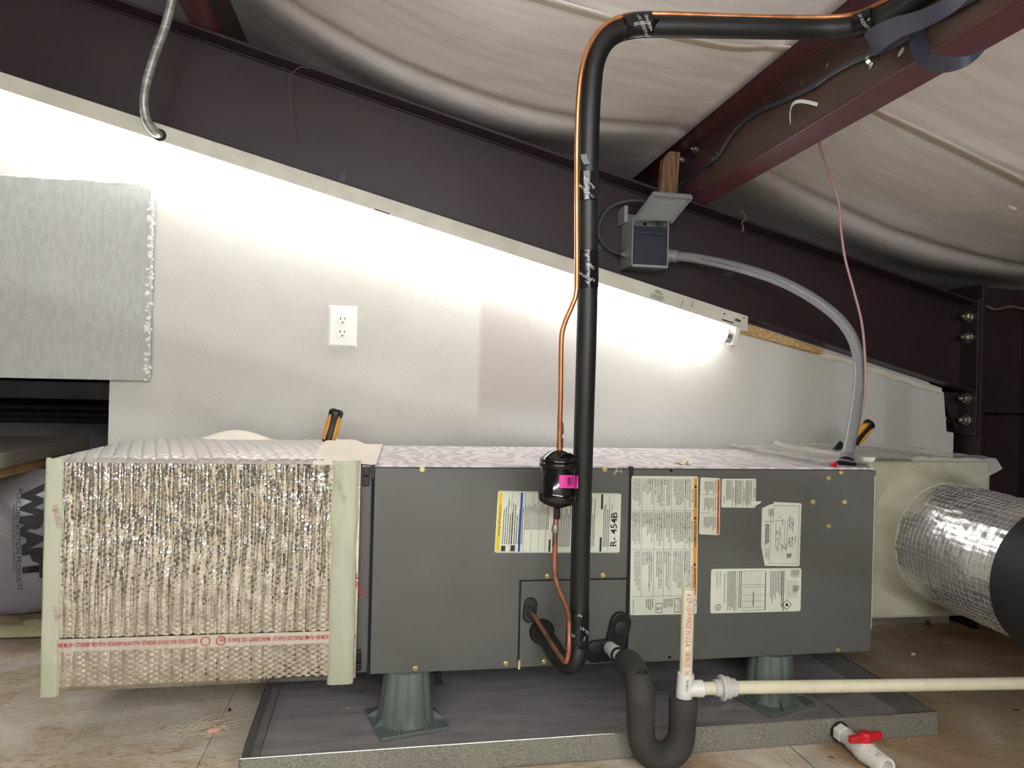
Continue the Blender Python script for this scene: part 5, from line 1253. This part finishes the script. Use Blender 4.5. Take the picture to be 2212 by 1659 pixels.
# clear plastic sheet lying on the plenum top and hanging over its edge
def film(u, v):
    x = 1.10+.55*u; y = .50-.49*v
    z = RZ1+.006+.010*abs(noise.noise(V(x*9, y*7, 1)))+.008*abs(noise.noise(V(x*22, y*15, 4)))
    if x < 1.26: z = max(UZ1+.003, z-.012)+.002
    ov = max(0, v-.92)/.08
    if ov > 0 and x > 1.38: y = .5-.49*.92-.02*ov-.008*noise.noise(V(x*12, 0, 2)); z = z-.085*ov*min(1, (x-1.38)/.04)*(1-.55*max(0, (x-1.5)/.12))
    return V(x+.01*noise.noise(V(u*4, v*4, 7)), y, z)
put(MB().grid(80, 60, film).build('plastic_sheet', m_film, fix=False, loc=(1.4, .25, RZ1)), 'crumpled clear plastic sheet draped over the green plenum top', 'plastic sheet')

# ------------------------------------------------------------------ beyond the gap at left: wrapped bundle and boards
bg = thing('wrapped_bundle', 'gray plastic wrapped bundle printed WRAPT behind the foil plenum', 'bundle', (-1.25, 1.1, .05))
def bagf(u, v):                          # front of the bundle, turned a little towards the gap
    x = -1.55+.68*u; y = .62+.20*u; z = .055+(.40+.05*u)*v
    return V(x, y-.05*math.sin(math.pi*v)**.6*1.0+.010*noise.noise(V(x*5, z*6, 0))+.006*noise.noise(V(x*14+z*8, z*4, 3)), z)
MB().grid(60, 40, bagf).build('wrap', m_bag, bg, fix=False)
MB().prism([V(-1.55, .66, .05), V(-.87, .86, .05), V(-.87, .86, .48), V(-1.55, .66, .44)], (0, 1.0, 0)).build('stack', m_board, bg, smooth=0, bevel=.02)
def bag_uv(px, py):                      # nearest point of the bundle front to a pixel
    best = None
    for i in range(120):
        for j in range(60):
            p = bagf(.5+i/119*.5, j/59); dd = p-CAM; x = W/2+F*dd.dot(RT)/dd.dot(FW); y = H/2-F*dd.dot(UP)/dd.dot(FW); e = (x-px)**2+(y-py)**2
            if best is None or e < best[0]: best = (e, .5+i/119*.5, j/59)
    return best[1], best[2]
def bagprint(body, p0, p1, hpx, m, bold=0, shear=0, stretch=.6):
    """text reading downwards from pixel p0 to p1, letters hpx pixels tall towards the right"""
    u0, v0 = bag_uv(*p0); u1, v1 = bag_uv(*p1); uh, vh = bag_uv(p0[0]+hpx, p0[1])
    n = len(body)*stretch                  # rough length of the line in letter heights
    text('print', body, 1.0, lambda u, v: bagf(u0+(u1-u0)*u/n+(uh-u0)*v/.7, v0+(v1-v0)*u/n)+V(0, -.004, 0), m, bg, bold=bold, shear=shear)
bagprint('WRAPT', (54, 1052), (56, 1264), 39, m_ink, bold=.08, stretch=.74)
bagprint('PCI CONSTRUCTION PRODUCTS', (41, 1058), (41, 1278), 8, m_ink, stretch=.615)
bagprint('www.pciindgroup.com  ESR-2252', (30, 1090), (32, 1255), 6, m_inkg, stretch=.53)
a = at(0, 1052, .60); 
put(MB().prism([V(-1.45, .30, .490), V(-1.035, .30, .490), V(-1.035, .30, .522), V(-1.45, .30, .522)], (0, .78, 0)).build('wood_board', m_lumber, smooth=0, bevel=.002, loc=(-1.2, .7, .490)), 'long pine board resting on the wrapped bundle behind the gap', 'board')
put(MB().prism([V(-1.5, .30, .524), V(-1.01, .30, .524), V(-1.01, .30, .565), V(-1.5, .30, .565)], (0, .82, 0)).build('gray_board', m_board, smooth=0, bevel=.002, loc=(-1.2, .7, .524)), 'long gray board lying on top of the pine board behind the gap', 'board')
put(MB().grid(30, 14, lambda u, v: V(-1.6+.68*u, .655+.16*v, .001+.042*(math.sin(math.pi*min(.98, .06+v*.94))**.5)*(1+.12*noise.noise(V(u*9, v*3, 0))))).build('insulation_pad', m_greenpad, fix=False, loc=(-1.2, .7, 0)), 'rolled pale green insulation strip on the floor behind the plenum', 'insulation pad')
put(MB().grid(16, 10, lambda u, v: V(-1.5+.56*u, .70+.2*v, .045+.02*math.sin(u*4)+.015*noise.noise(V(u*6, v*4, 2)))).build('kraft_flap', m_kraft, fix=False, loc=(-1.2, .75, .045)), 'crumpled brown kraft paper flap under the wrapped bundle', 'paper')

# ------------------------------------------------------------------ cobwebs, scraps, floor litter
def web(pts, r, label):
    pth = spline(pts, 6); put(MB().tube(pth, [r*(1+.8*noise.noise(V(i*.7, 1, 0))) for i in range(len(pth))], 5).build('cobweb', m_cob, loc=pth[0]), label, 'cobweb')
web([at(668, 148, .49), at(650, 145, .488), at(637, 153, .488), at(627, 165, .50), at(626, 200, .52), at(630, 245, .54), at(641, 310, .555)], .0012, 'dusty cobweb strand hanging from the rafter top flange at left')
web([at(1600, 452, .49), at(1611, 470, .488), at(1603, 480, .488), at(1606, 496, .49), at(1601, 500, .49)], .003, 'small brown insect nest hanging from the rafter top flange')
web([at(2120, 655, .5), at(2150, 668, .5), at(2185, 662, .5), at(2230, 672, .5)], .004, 'dusty gray cobweb stretched over the steel column')
ch = MB(); q = onplane(2172, 432, 1.80, SL)
put(MB().grid(10, 6, lambda u, v: q+V(.035*u, .012*v-.01, -.01-.02*v*u+.006*noise.noise(V(u*5, v*5, 0)))).build('torn_flap', m_creamtape, fix=False, loc=q), 'torn flap of facing hanging from the ceiling at right', 'torn flap')
for n, (px, py, L_, wd2, hh, ang, mm, lab) in enumerate([
    (1973, 1414, .020, .013, .006, .3, m_creamtape, 'small white plaster chip on the plywood right of the air handler'),
    (2130, 1418, .030, .008, .005, -.3, m_chip, 'pale wood splinter on the floor near the long drain pipe'),
    (2196, 1396, .040, .008, .005, .1, m_chip, 'long wood splinter at the right edge of the floor'),
    (2005, 1350, .022, .020, .018, .0, mat('rust_clump', srgb(96, 62, 50), .95, bump=1, bscale=120), 'rusty brown clump of debris below the silver duct'),
    (1965, 1599, .016, .010, .006, .5, m_chip, 'tiny brown wood chip in front of the drain pan corner'),
    (2006, 1610, .014, .008, .005, -.2, mat('red_chip', srgb(130, 78, 66), .9), 'tiny reddish chip on the floor right of the red valve handle'),
    (2195, 1535, .018, .004, .004, -.4, m_dark, 'thin black splinter on the floor at far right'),
    (1795, 1636, .020, .002, .002, -.4, m_dark, 'thin dark nail lying left of the ball valve'),
    (496, 1535, .009, .008, .007, .2, m_dark, 'small black pellet on the floor left of the drain pan'),
    (748, 1530, .03, .003, .002, .5, m_chip, 'thin splinter lying inside the drain pan'),
    (353, 1572, .020, .004, .003, .8, m_chip, 'dark splinter on the floor below the foil plenum'),
    (300, 1530, .024, .003, .002, .1, m_chip, 'pale splinter on the floor under the foil plenum'),
    (240, 1625, .026, .003, .002, .6, m_chip, 'bent twig-like splinter at the lower left of the floor')]):
    q = atz(px, py, 0 if 'inside' not in lab else .003); lp = []
    rr = random.Random(n); z0 = q.z
    for k in range(7):
        th = 2*math.pi*k/7; a_ = L_/2*math.cos(th)*rr.uniform(.75, 1.1); b_ = wd2/2*math.sin(th)*rr.uniform(.7, 1.1)
        lp.append(V(q.x+a_*math.cos(ang)-b_*math.sin(ang), q.y+a_*math.sin(ang)+b_*math.cos(ang), z0))
    mb = MB(); top = [p*.35+q*.65 + V(0, 0, hh) for p in lp]; mb.add(lp+top, [tuple(range(6, -1, -1)), tuple(range(7, 14))]+[(k, (k+1) % 7, 7+(k+1) % 7, 7+k) for k in range(7)])
    put(mb.build('debris_chip', mm, smooth=0, loc=q), lab, 'debris')
# wisp of insulation on the floor at left of the pan
q = atz(430, 1578, 0)
fz = thing('insulation_wisp', 'pale wisp of fiberglass fluff on the floor left of the drain pan', 'fluff', q)
fm = MB()
for k in range(90):
    s = q+V(random.gauss(0, .030), random.gauss(0, .018), random.uniform(.001, .008)); e = s+V(random.uniform(.01, .05), random.uniform(.0, .03), random.uniform(-.003, .006))
    e.z = max(.001, e.z); fm.tube(spline([s, s.lerp(e, .5)+V(0, 0, .004), e], 3), .0004, 4)
put(fm.build('fibers', m_fluff, fz), kind='stuff')
pk = MB(); q2 = atz(447, 1580, .004)
pk.lathe(q2, (1, .3, 0), [(.001, 0), (.007, .006), (.006, .014), (.008, .022), (.002, .030)], 10, rfun=lambda i, th: 1+.3*noise.noise(V(i, th, 2))).build('pink_tuft', m_pinkins, fz)
ck = MB(); a_, b_ = atz(1705, 1611, .0006), atz(1760, 1659, .0006); d_ = (b_-a_); n_ = V(-d_.y, d_.x, 0).normalized()*.0012
ck.add([a_-n_, b_+d_-n_, b_+d_+n_, a_+n_], [(0, 1, 2, 3)])
put(ck.build('chalk_line', mat('teal_chalk', srgb(44, 92, 84), .9), fl, smooth=0))
